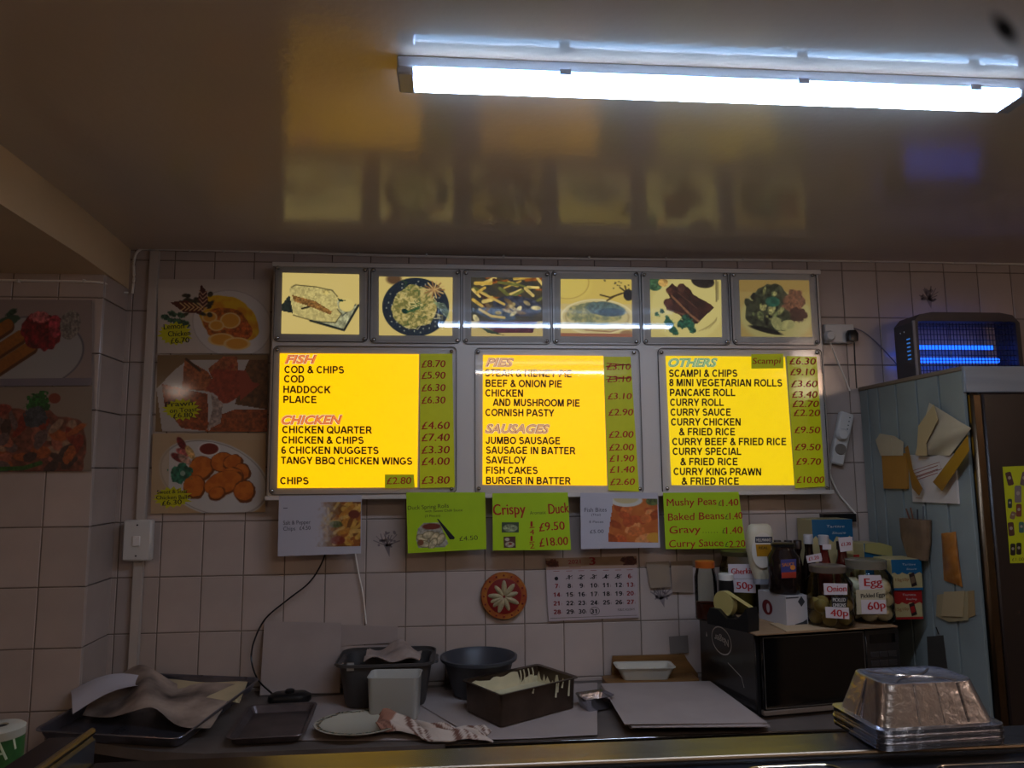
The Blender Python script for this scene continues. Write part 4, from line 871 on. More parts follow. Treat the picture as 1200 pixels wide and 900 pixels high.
def flat_sheet(q, z, label, amp=.004, curl=None, M=WP, name='white_sheet', cat='paper', t_=.0007, nu=12, nv=10, seed=0, curlfn=None):
    P_ = [PZ(x, y, z) for x, y in q]; ph = seed*1.3
    def fn(u, v):
        p = (P_[0]*(1-u)+P_[1]*u)*(1-v)+(P_[3]*(1-u)+P_[2]*u)*v
        h = amp*(1+math.sin(u*6+ph)*math.cos(v*5+ph))*.5
        if curlfn: h += curlfn(u, v)
        return Vector((p.x, p.y, z+h))
    mb = MB(); mb.sheet(lambda u, v: fn(u, 1-v), nu, nv, t_); return thing(name, mb, M, label, cat)
flat_sheet([(318, 822), (520, 805), (545, 868), (330, 868)], WTZ+.0015, 'white lining paper spread on the worktop under the plate and towel', .003, seed=2)
flat_sheet([(470, 812), (700, 800), (700, 862), (560, 868)], WTZ+.0055, 'white lining paper spread under the batter container', .003, seed=4)

# big baking tray
TRAYM = mat('worn_dark_tray', (132, 130, 140), .3, metal=.85, var=.35, vscale=9, rvar=.1)
def tray(name, cpx, cz, rz, hx, hy, h, label, M, tilt=0, r=.02, flare=.012, group=None):
    c = Vector((cpx[0], cpx[1], cz)); t = root(name, label, 'tray', c, rz)
    T = Matrix.Translation(c) @ Matrix.Rotation(rz, 4, 'Z') @ Matrix.Rotation(tilt, 4, 'X')
    mb = MB(T); o = [(0, hx-flare, hy-flare, r), (h, hx, hy, r+.004), (h+.002, hx+.008, hy+.008, r+.01), (h, hx+.009, hy+.009, r+.01)]
    i = [(h-.001, hx+.006, hy+.006, r+.008), (h-.0025, hx-.003, hy-.003, r), (.0022, hx-flare-.002, hy-flare-.002, r-.004)]
    mb.loft(o+i, n=5); part('pan', mb, M, t); return t, T
A1, A2, A3, A4 = [PZ(*p, WTZ+.03) for p in [(78, 852), (255, 872), (300, 800), (163, 792)]]
ct = (A1+A2+A3+A4)/4
t, T = tray('baking_tray', (-.955, 2.545), WTZ+.024, math.radians(-14), .235, .225, .032, 'large dark baking tray with crumpled greasy paper at the left end of the worktop', TRAYM, tilt=math.radians(5.5))
def crumple(px, z, label, name, M, fn, nu=22, nv=18, t_=.0006):
    P_ = [PZ(x, y, z) for x, y in px]
    def g(u, v):
        p = (P_[0]*(1-u)+P_[1]*u)*(1-v)+(P_[3]*(1-u)+P_[2]*u)*v; return Vector((p.x, p.y, z+.008+max(0, p.y-2.36)*.092+fn(u, v)))
    mb = MB(); mb.sheet(lambda u, v: g(u, 1-v), nu, nv, t_); return thing(name, mb, M, label, 'paper')
GREASE = mat('greasy_paper', (186, 164, 146), .6, col2=(70, 56, 50), vscale=6)
def hump(u, v):
    return .012+.004*math.sin(u*9+v*4)+.06*math.exp(-((u-.30-.22*v)/.15)**2)*(1-.25*v)+.008*math.sin(u*17+v*3)*math.exp(-((u-.5)/.2)**2)
crumple([(118, 818), (276, 820), (246, 862), (96, 849)], WTZ+.014, 'greasy brown stained paper crumpled in the large baking tray', 'greasy_paper', GREASE, hump)
def flap(u, v): return .032+.022*math.sin(u*3.1)+.008*math.sin(v*4+u*3)-.02*(1-v)*(1-u)
crumple([(170, 816), (290, 818), (280, 836), (180, 830)], WTZ+.012, 'pale lining paper in the rear half of the large baking tray', 'lining_paper', CREAM, lambda u, v: .012+.004*math.sin(u*8+v*3), 12, 6)
crumple([(82, 826), (168, 818), (160, 828), (84, 852)], WTZ+.034, 'white paper flap rising from the left end of the large baking tray', 'paper_flap', PAPER, flap, 14, 8)
tray('baking_tray', (-.55, 2.42), WTZ+.006, math.radians(3), .104, .150, .022, 'smaller dull baking tray on the worktop left of the plate', mat('dull_alloy_tray', (112, 100, 98), .38, metal=.7, var=.3, vscale=14), r=.018)[0]
# black puck on the cable
c = Vector((-.561, 2.685, WTZ+.001))
t = root('cable_puck', 'flat black oval cable hub at the end of the black cable', 'cable hub', c, math.radians(3))
mb = MB(WM[t.name]); mb.loft([(0, .068, .03, .028), (.010, .074, .034, .032), (.024, .072, .032, .03), (.033, .055, .022, .02)]); part('body', mb, BPLAST, t)
mb = MB(WM[t.name]); mb.lathe([(.016, .0332), (.016, .041), (.01, .044)], (0, 0, 0), 16); part('knob', mb, BPLAST, t)

# grey rectangular washing-up bowl
a, b_ = PZ(402, 768, WTZ+.125), PZ(513, 765, WTZ+.125); bc = Vector(((a.x+b_.x)/2, 2.672, WTZ+.006))
t = root('washing_up_bowl', 'dark grey rectangular washing-up bowl with a cloth over its rim', 'bowl', bc, 0)
W_ = (b_.x-a.x)/2*.95
lidless(t, bc, 0, [(0, W_*.80, .095, .035), (.01, W_*.83, .10, .04), (.134, W_*.95, .117, .045), (.136, W_+.004, .125, .05), (.146, W_+.004, .125, .05)], .004, GPLAST)
for s_ in (-1, 1):
    mb = MB(); mb.box((bc.x+s_*(W_-.002)-.016, bc.y-.05, WTZ+.132), (bc.x+s_*(W_-.002)+.016, bc.y+.05, WTZ+.1405), .004); part('handle', mb, GPLAST, t)
CLOTH = mat('beige_cloth', (170, 150, 138), .9, var=.3, vscale=20, bump=.3, bscale=200)
def cl(u, v):
    x = bc.x-.075+u*.19; y = bc.y-.07+v*.17; return Vector((x, y, WTZ+.150+.012*math.sin(u*9+v*3)+.015*math.exp(-((u-.62)/.25)**2)*(.5+v)+.006*math.sin(v*13+u*5)))
mb = MB(); mb.sheet(cl, 20, 12, .003); thing('cloth', mb, CLOTH, 'crumpled beige cloth lying across the rim of the rectangular grey bowl', 'cloth')
mb = MB(); p = PY(411, 779, 2.56); mb.box((p.x-.012, 2.552, p.z-.018), (p.x+.012, 2.5535, p.z+.008), .0005)
mb.M = None; part('sticker', mb, mat('grey_sticker', (150, 146, 140), .5), t)
# round bowl
a, b_ = PZ(516, 772, WTZ+.125), PZ(613, 770, WTZ+.125); rc = Vector(((a.x+b_.x)/2-.012, 2.685, WTZ+.010)); rr = (b_.x-a.x)/2*.93
t = root('round_bowl', 'dark blue-grey round plastic bowl between the rectangular bowl and the batter container', 'bowl', rc)
mb = MB(); mb.lathe([(rr*.62, 0), (rr*.66, .006), (rr*.9, .115), (rr*.99, .118), (rr*1.0, .128), (rr*.95, .130), (rr*.86, .116), (rr*.62, .008)], rc, 36); part('body', mb, mat('blue_grey_plastic', (60, 62, 68), .4), t)
# white square tub with liquid
TUB = mat('translucent_tub', (200, 198, 190), .35, trans=.35, ior=1.3)
a, b_ = PZ(434, 836, WTZ), PZ(492, 840, WTZ); c = Vector((-.184, 2.483, WTZ+.006)); 
t = root('plastic_tub', 'square milky plastic tub half full, in front of the rectangular bowl', 'tub', c, math.radians(-4))
lidless(t, c, math.radians(-4), [(0, .072, .046, .014), (.004, .076, .049, .016), (.128, .082, .054, .018), (.132, .085, .056, .02)], .003, TUB)
mb = MB(WM[t.name]); mb.loft([(.0035, .071, .045, .012), (.076, .076, .048, .014)]); part('liquid', mb, mat('cloudy_liquid', (186, 180, 150), .4), t)

# batter container
m1, m2, m3 = PZ(553, 845, WTZ), PZ(587, 857, WTZ), PZ(675, 833, WTZ)
ex = (m3-m2).normalized(); rz = math.atan2(ex.y, ex.x); hl = (m3-m2).length/2*1.0; ey = Vector((-ex.y, ex.x, 0)); hw = .100
bcn = m2+ex*hl+ey*hw; bcn.z = WTZ+.0105
STN = mat('dull_steel_pan', (104, 88, 76), .35, metal=.9, var=.3, vscale=10, rvar=.08)
BAT = mat('batter', (206, 196, 160), .55, bump=.6, bscale=60, bdist=.004, var=.12, vscale=20)
t = root('batter_container', 'rectangular steel container coated inside with pale batter', 'container', bcn, rz)
mb = MB(WM[t.name]); ow = .003
o_ = [(0, hl-.004, hw-.004, .008), (.092, hl, hw, .01), (.095, hl+.010, hw+.010, .014), (.098, hl+.010, hw+.010, .014), (.096, hl-.003, hw-.003, .008)]
mb.loft(o_+[(.06, hl-.006, hw-.006, .008), (.010, hl-.008, hw-.008, .008)], n=4); part('pan', mb, STN, t)
def coatfn(wall, amp):
    pass
mb = MB(WM[t.name])      # batter skin on the inner walls, with a ragged upper edge, and the batter itself
r = random.Random(12); n = 40; loop = []
for (xa, ya_), (xb, yb_) in zip([(-1, -1), (1, -1), (1, 1), (-1, 1)], [(1, -1), (1, 1), (-1, 1), (-1, -1)]):
    for k in range(n//4*2): u = k/(n//4*2); loop.append((xa+(xb-xa)*u, ya_+(yb_-ya_)*u))
K = len(loop); top = []; low = []
for i, (a_, b2_) in enumerate(loop):
    hgt = .088+r.uniform(-.008, .006) if (b2_ > .9 and a_ < .45) or a_ < -.9 else (.068+r.uniform(-.02, .02))
    top.append(((hl-.0075)*a_, (hw-.0075)*b2_, hgt)); low.append(((hl-.0105)*a_, (hw-.0105)*b2_, .045))
mb.add(top+low, [(i, i+K, (i+1) % K+K, (i+1) % K) for i in range(K)]+[tuple(range(K, 2*K))]); part('batter', mb, BAT, t, 60)
for k, (u, l) in enumerate([(.42, .045), (.47, .03), (.60, .02), (.78, .05), (-.2, .015)]):
    p0 = Vector((hl*u, -hw-.006-.003, .094)); mb = MB(WM[t.name]); mb.tube([p0, p0+Vector((.002, .0055, -l*.5)), p0+Vector((0, .0062, -l))], lambda s: .0022+.0015*s, 6); part('batter_drip', mb, BAT, t)
for k, u in enumerate((.45, .55, .68, .8)):
    mb = MB(WM[t.name]); mb.tube([Vector((hl*u, hw-.008, .093)), Vector((hl*u+.003, hw-.010, .075)), Vector((hl*u, hw-.011, .05))], .0028, 6); part('batter_drip', mb, BAT, t)
# foil tub
c = PZ(697, 829, WTZ+.0075); t = root('foil_tub', 'small crumpled foil tub wedged between the batter container and the stacked sheets', 'foil tub', c, math.radians(20))
mb = MB(WM[t.name])
prof = [(0, .040, .030, .010), (.038, .050, .038, .014), (.042, .056, .044, .016), (.040, .054, .042, .015), (.036, .046, .034, .012), (.004, .037, .027, .01)]
mb.loft(prof, n=4); mb.v = [(x+random.uniform(-.0012, .0012), y+random.uniform(-.0012, .0012), z+random.uniform(-.001, .001) if z > c.z+.002 else z) for x, y, z in mb.v]; part('body', mb, FOIL, t, 20)

# chopping board leaning at the back, white tub
p0, p1 = PY(702, 790, WY-.05), PY(817, 790, WY-.05)
T = Matrix.Translation(Vector(((p0.x+p1.x)/2, WY-.075, WTZ+.0005))) @ Matrix.Rotation(math.radians(0), 4, 'Z')
t = root('chopping_board', 'worn brown chopping board lying at the back of the worktop under the white tub', 'chopping board', T.translation)
mb = MB(T); mb.loft([(0, .175, .05, .02), (.022, .175, .05, .02), (.024, .172, .047, .018)]); part('board', mb, mat('brown_wood', (132, 92, 48), .5, var=.25, vscale=6, stretch=(2, 14, 14)), t)
mb = MB(); q = [(718, 769), (802, 767), (806, 774), (818, 790), (818, 800), (716, 800)]; mb.slab([PY(x, y, WY-.02) for x, y in q], .009); thing('wooden_board', mb, mat('brown_wood'), 'thin brown wooden board standing against the tiles behind the white tub', 'board')
c = Vector((PY(755, 785, WY-.08).x, WY-.080, WTZ+.0255)); t = root('takeaway_tub', 'white shallow plastic tub on the brown chopping board', 'tub', c, math.radians(-3))
lidless(t, c, math.radians(-3), [(0, .082, .032, .012), (.042, .104, .046, .018), (.044, .11, .052, .02), (.046, .11, .052, .02)], .002, mat('white_tub', (190, 184, 168), .35))
for k, (dx, dy, r_) in enumerate([(.01, 0, .022), (.03, .01, .016), (-.01, -.008, .018)]):
    mb = MB(); cc = c+Vector((dx, dy, .0235)); mb.tube([cc+Vector((r_*math.cos(a), r_*.6*math.sin(a), .004*math.sin(3*a))) for a in [i*math.pi/6 for i in range(12)]], .0035, 6)
    thing('rubber_band', mb, mat('pale_rubber', (190, 176, 120), .5), 'pale rubber band coiled inside the white shallow tub', 'rubber band', 'rubber bands in the white tub')

# stack of paper sheets
SHM = mat('newsprint', (172, 156, 146), .75, var=.05, vscale=5)
ORD = ['lowest', 'second', 'third', 'fourth', 'fifth', 'sixth', 'seventh', 'eighth']
base = [(706, 806), (838, 803), (900, 851), (741, 853)]
for k in range(9):
    q = [(x+random.uniform(-3, 3)+(0 if k else 0), y+random.uniform(-1.0, 1.0)) for x, y in base]; z = WTZ+.009+k*.0035
    if k == 8: q = [(704, 801), (832, 798), (899, 847), (732, 850)]
    flat_sheet(q, z, 'top sheet of the stack of white wrapping paper' if k == 8 else 'white wrapping paper sheet, %s from the bottom of the stack beside the microwave' % ORD[k], .0008, seed=k, t_=.0016,
               name='wrapping_sheet', nu=8, nv=6, curlfn=(lambda u, v: .008*max(0, v-.6)*(1-u)) if k == 8 else None)
for o in C.objects:
    if o.name.startswith('wrapping_sheet'): o['group'] = 'sheets of the wrapping paper stack'


# plate with towel
c = PZ(420, 855, WTZ+.010); t = root('patterned_plate', 'white oval plate with a small green leaf border on the worktop', 'plate', c)
PLT = mat('glazed_china', (188, 180, 160), .2, coat=.3)
mb = MB(); mb.lathe([(.068, 0), (.072, .003), (.12, .017), (.132, .021), (.133, .023), (.130, .0235), (.114, .0195), (.075, .007), (.001, .006)], c, 40, sy=.85); part('dish', mb, PLT, t)
mb = MB(); r = random.Random(5)
for k in range(84):
    a = 2*math.pi*k/84; rad = .122+r.uniform(-.005, .005); x, y = c.x+rad*math.cos(a), c.y+rad*.85*math.sin(a); z = c.z+.0228+(rad-.122)*.25; s_ = .0082; b1 = r.uniform(0, 3)
    mb.mi = 0 if k % 3 else 1
    mb.add([(x+s_*math.cos(b1+j*1.57)*(1 if j % 2 else .45), y+s_*math.sin(b1+j*1.57)*(1 if j % 2 else .45), z) for j in range(4)], [(0, 1, 2, 3)])
part('leaf_border', mb, [mat('leaf_green', (36, 46, 14), .5), mat('leaf_brown', (120, 90, 50), .5)], t, None)
TS, TE = PZ(444, 852, WTZ+.03), PZ(574, 868, WTZ+.008)
def tow(u, v):
    p = TS.lerp(TE, u); d = v-.5; wd = .115-.02*u
    env = max(0, math.cos(d*2.9))**.5
    h = (.040-.018*u)*env*(.75+.25*math.sin(u*13+d*5))+.007*math.sin(d*16+u*9)*env+.004*math.sin(u*31+d*8)*env
    if u > .93: h *= (1-u)/.07*.7+.3
    return Vector((p.x+.010*math.sin(d*8+u*5), p.y+d*wd+.010*math.sin(u*9)+.03, WTZ+.006+max(h, .002)+max(0, .020*(1-u*2.4))))
mb = MB(); nu, nv = 64, 28; mb.sheet(lambda u, v: tow(u, v), nu, nv, .0035)
TOW = mat('striped_towel', (190, 170, 156), .95, attr=True, bump=.4, bscale=160)
t = thing('tea_towel', mb, TOW, 'crumpled cream tea towel with brown stripes lying over the plate edge', 'towel')
me = t.data; ca = me.color_attributes.new('Col', 'FLOAT_COLOR', 'POINT'); cols = []
K = (nu+1)*(nv+1)
for i in range(len(me.vertices)):
    j = i % K; u = (j % (nu+1))/nu; v = (j//(nu+1))/nv; s_ = (u*2.8+v*.9) % 1.0; st = s_ < .14 or .26 < s_ < .32 or .42 < s_ < .48
    cc = lin((112, 76, 62)) if st else (lin((150, 104, 84)) if u < .14 else lin((196, 178, 162))); cols += list(cc)+[1]
ca.data.foreach_set('color', cols)

# ================================================================== MICROWAVE AND WHAT STANDS ON IT
MR = math.radians(8); MO = Vector((.972, 2.325, WTZ+.0004)); MW, MD, MH = .53, .40, .262
t = root('microwave_oven', 'black microwave oven on the worktop carrying jars and sauce boxes', 'microwave', MO, MR); MWm = WM[t.name]
BM = mat('microwave_black', (26, 24, 24), .28, coat=.2); DG = mat('microwave_door_glass', (10, 9, 9), .08); TR = mat('microwave_trim_line', (120, 116, 112), .3, metal=.7)
mb = MB(MWm); mb.box((0, .02, .012), (MW, MD, MH), .004); part('cabinet', mb, BM, t)
mb = MB(MWm); mb.box((.012, 0, .030), (MW-.135, .0195, MH-.006), .003); d = part('door', mb, DG, t)
mb = MB(MWm)
for lo, hi in (((.018, -.001, .034), (MW-.142, 0, .036)), ((.018, -.001, MH-.011), (MW-.142, 0, MH-.009)), ((.018, -.001, .034), (.020, 0, MH-.009)), ((MW-.1435, -.001, .034), (MW-.142, 0, MH-.009))): mb.box(lo, hi)
part('window_outline', mb, TR, d)
mb = MB(MWm); mb.box((MW-.134, .002, .030), (MW-.004, .0195, MH-.006), .003); pn = part('control_panel', mb, BM, t)
mb = MB(MWm); mb.box((MW-.118, .0008, MH-.05), (MW-.02, .0019, MH-.022)); part('display', mb, DG, pn)
for r_ in range(5):
    for c_ in range(3):
        mb = MB(MWm); mb.box((MW-.118+c_*.034, .0006, .055+r_*.028), (MW-.088+c_*.034, .0019, .073+r_*.028), .0006); part('button', mb, mat('dim_button', (44, 42, 42), .4), pn)
mb = MB(MWm); mb.box((.012, .001, .013), (MW-.004, .0195, .0285), .002); part('lower_trim', mb, mat('beige_trim', (112, 98, 86), .5), t)
for x in (.03, MW-.03):
    for y in (.04, MD-.04):
        mb = MB(MWm); mb.lathe([(.012, 0), (.012, .0118)], (x, y, 0), 12); part('foot', mb, BPLAST, t)
def side(x, y, l): return MWm @ Vector((-l, MD-x, y))      # x runs from the back of the oven towards its front
ik = Ink(side, -1); ik.lift = .0008; ik.ring(.165, .195, .068, .045, .004, 32); ik.text('Nager', .214, .208, .116, .208, .024, .02)
part('oval_logo', ik, mat('pale_logo', (196, 192, 186), .5), t, None)
ik = Ink(side, -1); ik.stroke([(.205, .13), (.29, .105), (.305, .075)], .002); ik.poly([(.052, .187), (.062, .187), (.057, .205)]); part('side_marks', ik, mat('pale_logo'), t, None)
mb = MB(MWm); mb.slab([Vector((-.012, -.012, MH+.0015)), Vector((MW-.02, -.014, MH+.0015)), Vector((MW-.03, MD-.02, MH+.0015)), Vector((-.008, MD-.01, MH+.0015))], .0035, Vector((0, 0, 1)))
thing('cardboard_sheet', mb, CARD, 'thin stained cardboard sheet covering the top of the black microwave', 'cardboard')
mb = MB(MWm); mb.slab([Vector((.10, -.006, MH+.0056)), Vector((.34, -.009, MH+.0056)), Vector((.34, .10, MH+.0056)), Vector((.12, .12, MH+.0056))], .003, Vector((0, 0, 1)))
thing('cardboard_sheet', mb, mat('pale_card', (172, 146, 112), .8), 'small pale cardboard piece on the front edge of the microwave top', 'cardboard')
TOPZ = WTZ+MH+.0052
def on(px, Y, z=TOPZ): p = PY(px, 700, Y); return Vector((p.x, Y, z))
def wpx(a, b, Y): return PY(b, 700, Y).x-PY(a, 700, Y).x
def hz(y, x, Y): return PY(x, y, Y).z
def front_label(t, q, Y, M, writes, label=None, ikm=INKRED):
    o = part('paper_label', _slab(q, Y, .0008), M, t, label=label); ik = Ink(plane(Y)); ik.lift = .0006
    for s_, xa, ya_, xb, yb_, h in writes: ik.text(s_, xa, ya_, xb, yb_, h, .02, wob=.05)
    if writes: part('lettering', ik, ikm, o, None)
    return o
JL = mat('jar_label_paper', (196, 186, 188), .55)
def jar(px0, px1, ytop, Y, label, lid, prof=None, lidh=.02, neck=.8, body=GLASS, name='jar', base=TOPZ, cat='jar'):
    r_ = wpx(px0, px1, Y)/2; c = on((px0+px1)/2, Y, base); H_ = hz(ytop, (px0+px1)/2, Y)-base
    t = root(name, label, cat, c); prof = prof or [(r_*.9, 0), (r_, .006), (r_, H_*.72), (r_*neck, H_*.86), (r_*neck, H_-lidh)]
    inn = [(max(a-.0022, .001), z) for a, z in prof[::-1]]; inn[-1] = (prof[0][0]-.003, .004)
    mb = MB(); mb.lathe(prof, c, 24); part('glass', mb, body, t, 60)
    mb = MB(); mb.lathe([(r_*neck*1.06, H_-lidh+.0003), (r_*neck*1.08, H_-.002), (r_*neck*1.0, H_)], c, 24); part('lid', mb, lid, t)
    return t, c, r_, H_
# orange-lidded spice jar
t, c, r_, H_ = jar(815, 840, 657, 2.57, 'tall clear spice jar with an orange lid at the left end of the microwave', mat('orange_lid', (170, 84, 24), .4), lidh=.024, neck=.82)
mb = MB(); mb.lathe([(r_*.86, .0045), (r_*.92, .01), (r_*.92, H_*.28)], c, 20); part('spice', mb, mat('red_brown_spice', (96, 36, 22), .8), t)
# gherkin jar
t, c, r_, H_ = jar(846, 890, 645, 2.69, 'big gherkin jar with a dark lid and white price slips', mat('dull_gold_lid', (84, 76, 50), .4, metal=.5), lidh=.018, neck=.86)
mb = MB(); mb.lathe([(r_*.88, .0045), (r_*.94, .01), (r_*.94, H_*.68)], c, 20); part('brine', mb, mat('green_brine', (112, 106, 48), .3), t)
front_label(t, [(853, 661), (883, 661), (885, 678), (854, 678)], c.y-r_-.002, JL, [('Gherkin', 857, 673, 883, 672, 6.5)])
front_label(t, [(856, 678.5), (885, 678.5), (886, 695), (858, 694)], c.y-r_-.003, JL, [('50p', 863, 690, 882, 690, 8)])
# small white-capped bottle
t, c, r_, H_ = jar(843, 860, 672, 2.58, 'small dark bottle with a white cap in front of the gherkin jar', WPLAST, lidh=.022, neck=.95, body=BPLAST, name='bottle', cat='bottle')
# tape dispenser
TP = (PY(866, 700, 2.40)-PY(850, 700, 2.40)); c = Vector((PY(857, 730, 2.44).x, 2.43, TOPZ)); t = root('tape_dispenser', 'black desk tape dispenser loaded with clear tape on the microwave corner', 'tape dispenser', c, math.radians(-62))
M_ = WM[t.name] @ Matrix.Scale(1.22, 4); mb = MB(M_); l = [(-.07, .0), (.07, 0), (.072, .03), (.066, .062), (.058, .050), (.035, .028), (.0, .024), (-.03, .045), (-.06, .045), (-.072, .02)]
pts = [Vector((x, -.022, z)) for x, z in l]; mb.slab(pts, .044); part('base', mb, BPLAST, t)
mb = MB(M_); mb.lathe([(.034, 0), (.034, .019)], (-.022, .0095, .060), 24, axis=(0, -1, 0)); part('tape_roll', mb, mat('tape_amber', (176, 160, 96), .3), t)
mb = MB(M_); mb.slab([Vector((-.012, -.009, .092)), Vector((.066, -.009, .0625)), Vector((.066, .009, .0625)), Vector((-.012, .009, .092))], .0006, Vector((0, 0, -1))); part('tape_tail', mb, mat('tape_amber'), t)
# white carton holding the sauce bottles
cx0, cx1 = PY(890, 700, 2.47).x, PY(947, 700, 2.40).x; ch = .098
t = root('white_carton', 'white cardboard carton with a red oval mark and dark print, on the microwave', 'carton', ((cx0+cx1)/2, 2.53, TOPZ+.0002), 0)
mb = MB(); lf = Vector((PY(890, 700, 2.60).x, 2.60, 0)); q = [PY(922, 728, 2.415), PY(947, 728, 2.43), PY(947, 728, 2.43)+Vector((-.01, .15, 0)), PY(890, 728, 2.56)]
for p in q: p.z = TOPZ+.0004
mb.slab(q, ch, Vector((0, 0, 1))); car = part('box', mb, mat('carton_white', (172, 166, 164), .6, var=.05), t)
def cfr(x, y, l): p = q[3].lerp(q[0], x); n = Vector((q[0].y-q[3].y, -(q[0].x-q[3].x), 0)).normalized()*-1; n = n if n.y < 0 else -n; return Vector((p.x, p.y, q[0].z+y*ch))+n*l
ik = Ink(cfr, -1); ik.lift = .0008; ik.ell(.33, .47, .19, .26, 0, 24); part('red_oval', ik, mat('dark_red_print', (96, 20, 26), .5), t, None)
ik = Ink(cfr, -1); ik.lift = .0011; ik.ell(.36, .45, .06, .16, 0, 12); part('oval_mark', ik, mat('mark_white', (170, 160, 160), .5), t, None)
def cf2(x, y, l): p = q[0].lerp(q[1], x); return Vector((p.x, p.y-l, q[0].z+y*ch))
ik = Ink(cf2, -1); ik.lift = .0008; ik.poly([(.72, .62), (.9, .78), (.74, .98), (.56, .8)]); ik.poly([(.0, .92), (.6, .92), (.6, .96), (0, .96)]); ik.poly([(.3, .0), (.95, .0), (.95, .2), (.75, .12), (.4, .06)])
part('dark_print', ik, mat('dark_print', (40, 42, 46), .6), t, None)
# mayonnaise squeezy bottle (cap down)
BH = TOPZ+ch+.0012
Ym = 2.585; p = PY(893, 683, Ym); wb = wpx(878, 909, Ym)/2; z0 = hz(684, 893, Ym); z1 = hz(614, 893, Ym); Hm = z1-z0
t = root('mayonnaise_bottle', 'white squeezy mayonnaise bottle with blue and yellow label standing cap down', 'bottle', (p.x, Ym, z0))
mb = MB(); mb.loft([(.0, wb*.6, .02, .018), (.018, wb*.62, .022, .02)], (p.x, Ym, z0), n=5); part('cap', mb, mat('cap_blue_white', (150, 150, 156), .4), t)
mb = MB(); mb.loft([(.0185, wb*.55, .02, .018), (Hm*.3, wb*.84, .028, .026), (Hm*.55, wb, .032, .03), (Hm*.85, wb*.96, .03, .028), (Hm*.97, wb*.8, .024, .022), (Hm, wb*.6, .016, .014)], (p.x, Ym, z0), n=6); part('body', mb, mat('mayo_plastic', (196, 186, 160), .35), t)
def fl(q_, M, nm, Y=Ym-.0325): return part(nm, _slab(q_, Y, .0004), M, t)
ly = Ym-.0335
mb2 = Ink(plane(ly)); mb2.lift = 0; mb2.ell(894, 645, 13, 21, 0, 28); lbl = part('oval_label', mb2, mat('mayo_label', (206, 196, 180), .4), t, None)
mb2 = Ink(plane(ly)); mb2.poly([(885, 629), (905, 629), (905, 636), (885, 636)]); part('blue_band', mb2, mat('navy_band', (20, 28, 52), .4), lbl, None)
mb2 = Ink(plane(ly)); mb2.poly([(885.5, 638), (904, 638), (903.5, 652), (887, 652)]); part('yellow_panel', mb2, mat('mustard_panel', (170, 118, 20), .4), lbl, None)
mb2 = Ink(plane(ly)); mb2.lift = .0013; mb2.text('HELLMANN\'S', 886.5, 634.5, 903.5, 634.5, 3.6, .01); part('brand_lettering', mb2, mat('mayo_label'), lbl, None)
mb2 = Ink(plane(ly)); mb2.lift = .0013; mb2.text('REAL', 889.5, 643.5, 900, 643.5, 3, .01); part('label_lettering', mb2, INKBLACK, lbl, None)
# dark sauce jar with blue/orange label
t, c, r_, H_ = jar(903, 938, 636, 2.48, 'dark brown sauce jar with a blue and orange label on the white carton', BPLAST, lidh=.012, neck=.7, body=mat('dark_sauce', (30, 20, 18), .15), base=BH, prof=None)
front_label(t, [(915, 656), (933, 655), (933, 677), (916, 678)], c.y-r_-.0015, mat('blue_violet_label', (52, 54, 110), .5), [])
ik = Ink(plane(c.y-r_-.0015)); ik.lift = .001; ik.poly([(916, 671), (933, 670), (933, 677), (916, 677.5)]); ik.mi = 1; ik.text('SAUCE', 917, 664, 931, 663, 4, .02); ik.ell(929, 665, 3, 3); part('label_print', ik, [mat('label_red', (150, 44, 26), .5), mat('label_gold', (200, 120, 40), .5)], t, None)
# bottle caps and bottles behind
def bottle(px, w_, ytop, Y, label, bodyc, capc, base=TOPZ, group=None, neck=.42, capw=None):
    r_ = wpx(px-w_/2, px+w_/2, Y)/2; c = on(px, Y, base); H_ = hz(ytop, px, Y)-base; cr = (wpx(px-capw/2, px+capw/2, Y)/2) if capw else r_*neck*1.15
    t = root('sauce_bottle', label, 'bottle', c, 0, group); mb = MB(); mb.lathe([(r_*.95, 0), (r_, .005), (r_, H_*.55), (r_*.8, H_*.66), (r_*neck, H_*.8), (cr*.85, H_*.88)], c, 20); part('body', mb, bodyc, t, 60)
    mb = MB(); mb.lathe([(cr, H_*.88+.0003), (cr, H_-.002), (cr*.9, H_)], c, 16); part('cap', mb, capc, t); return t, c, r_, H_
DV = mat('dark_vinegar', (26, 14, 12), .12, coat=.3); RV = mat('red_sauce', (84, 16, 14), .2, coat=.3); BC = mat('brown_cap', (38, 22, 18), .4); WC = mat('white_cap', (172, 166, 164), .4)
bottle(914, 17, 633, 2.70, 'dark bottle with a brown cap behind the dark brown sauce jar', DV, BC, capw=9)
bottle(927, 13, 633, 2.66, 'dark bottle with a ribbed brown cap just behind the blue-labelled sauce jar', DV, BC, capw=9)
bottle(938, 11, 633, 2.62, 'slim dark bottle with a brown cap between the sauce jar and the white-capped bottles', DV, BC, capw=9)
t, c, r_, H_ = bottle(951, 16, 626, 2.60, 'brown vinegar bottle with a white cap and a white price slip on its neck', DV, WC, capw=10.5, neck=.55)
front_label(t, [(944.5, 651.5), (962, 648), (964, 657.5), (946.5, 660)], 2.535, JL, [('£1.20', 948, 657, 960, 655, 4)])
t, c, r_, H_ = bottle(969, 16, 627, 2.545, 'red sauce bottle with a white cap and pale neck label', RV, WC, capw=11.5, neck=.55)
front_label(t, [(964, 638), (974, 638), (974, 644), (964, 644)], c.y-.022, JL, [])
t, c, r_, H_ = bottle(990, 20, 634, 2.615, 'red sauce bottle with a white cup price slip hung over its cap', RV, BC, neck=.5)
front_label(t, [(982, 630), (999, 629), (999, 645), (985, 647)], 2.56, JL, [('£1.20', 986, 640, 997, 639, 4)])
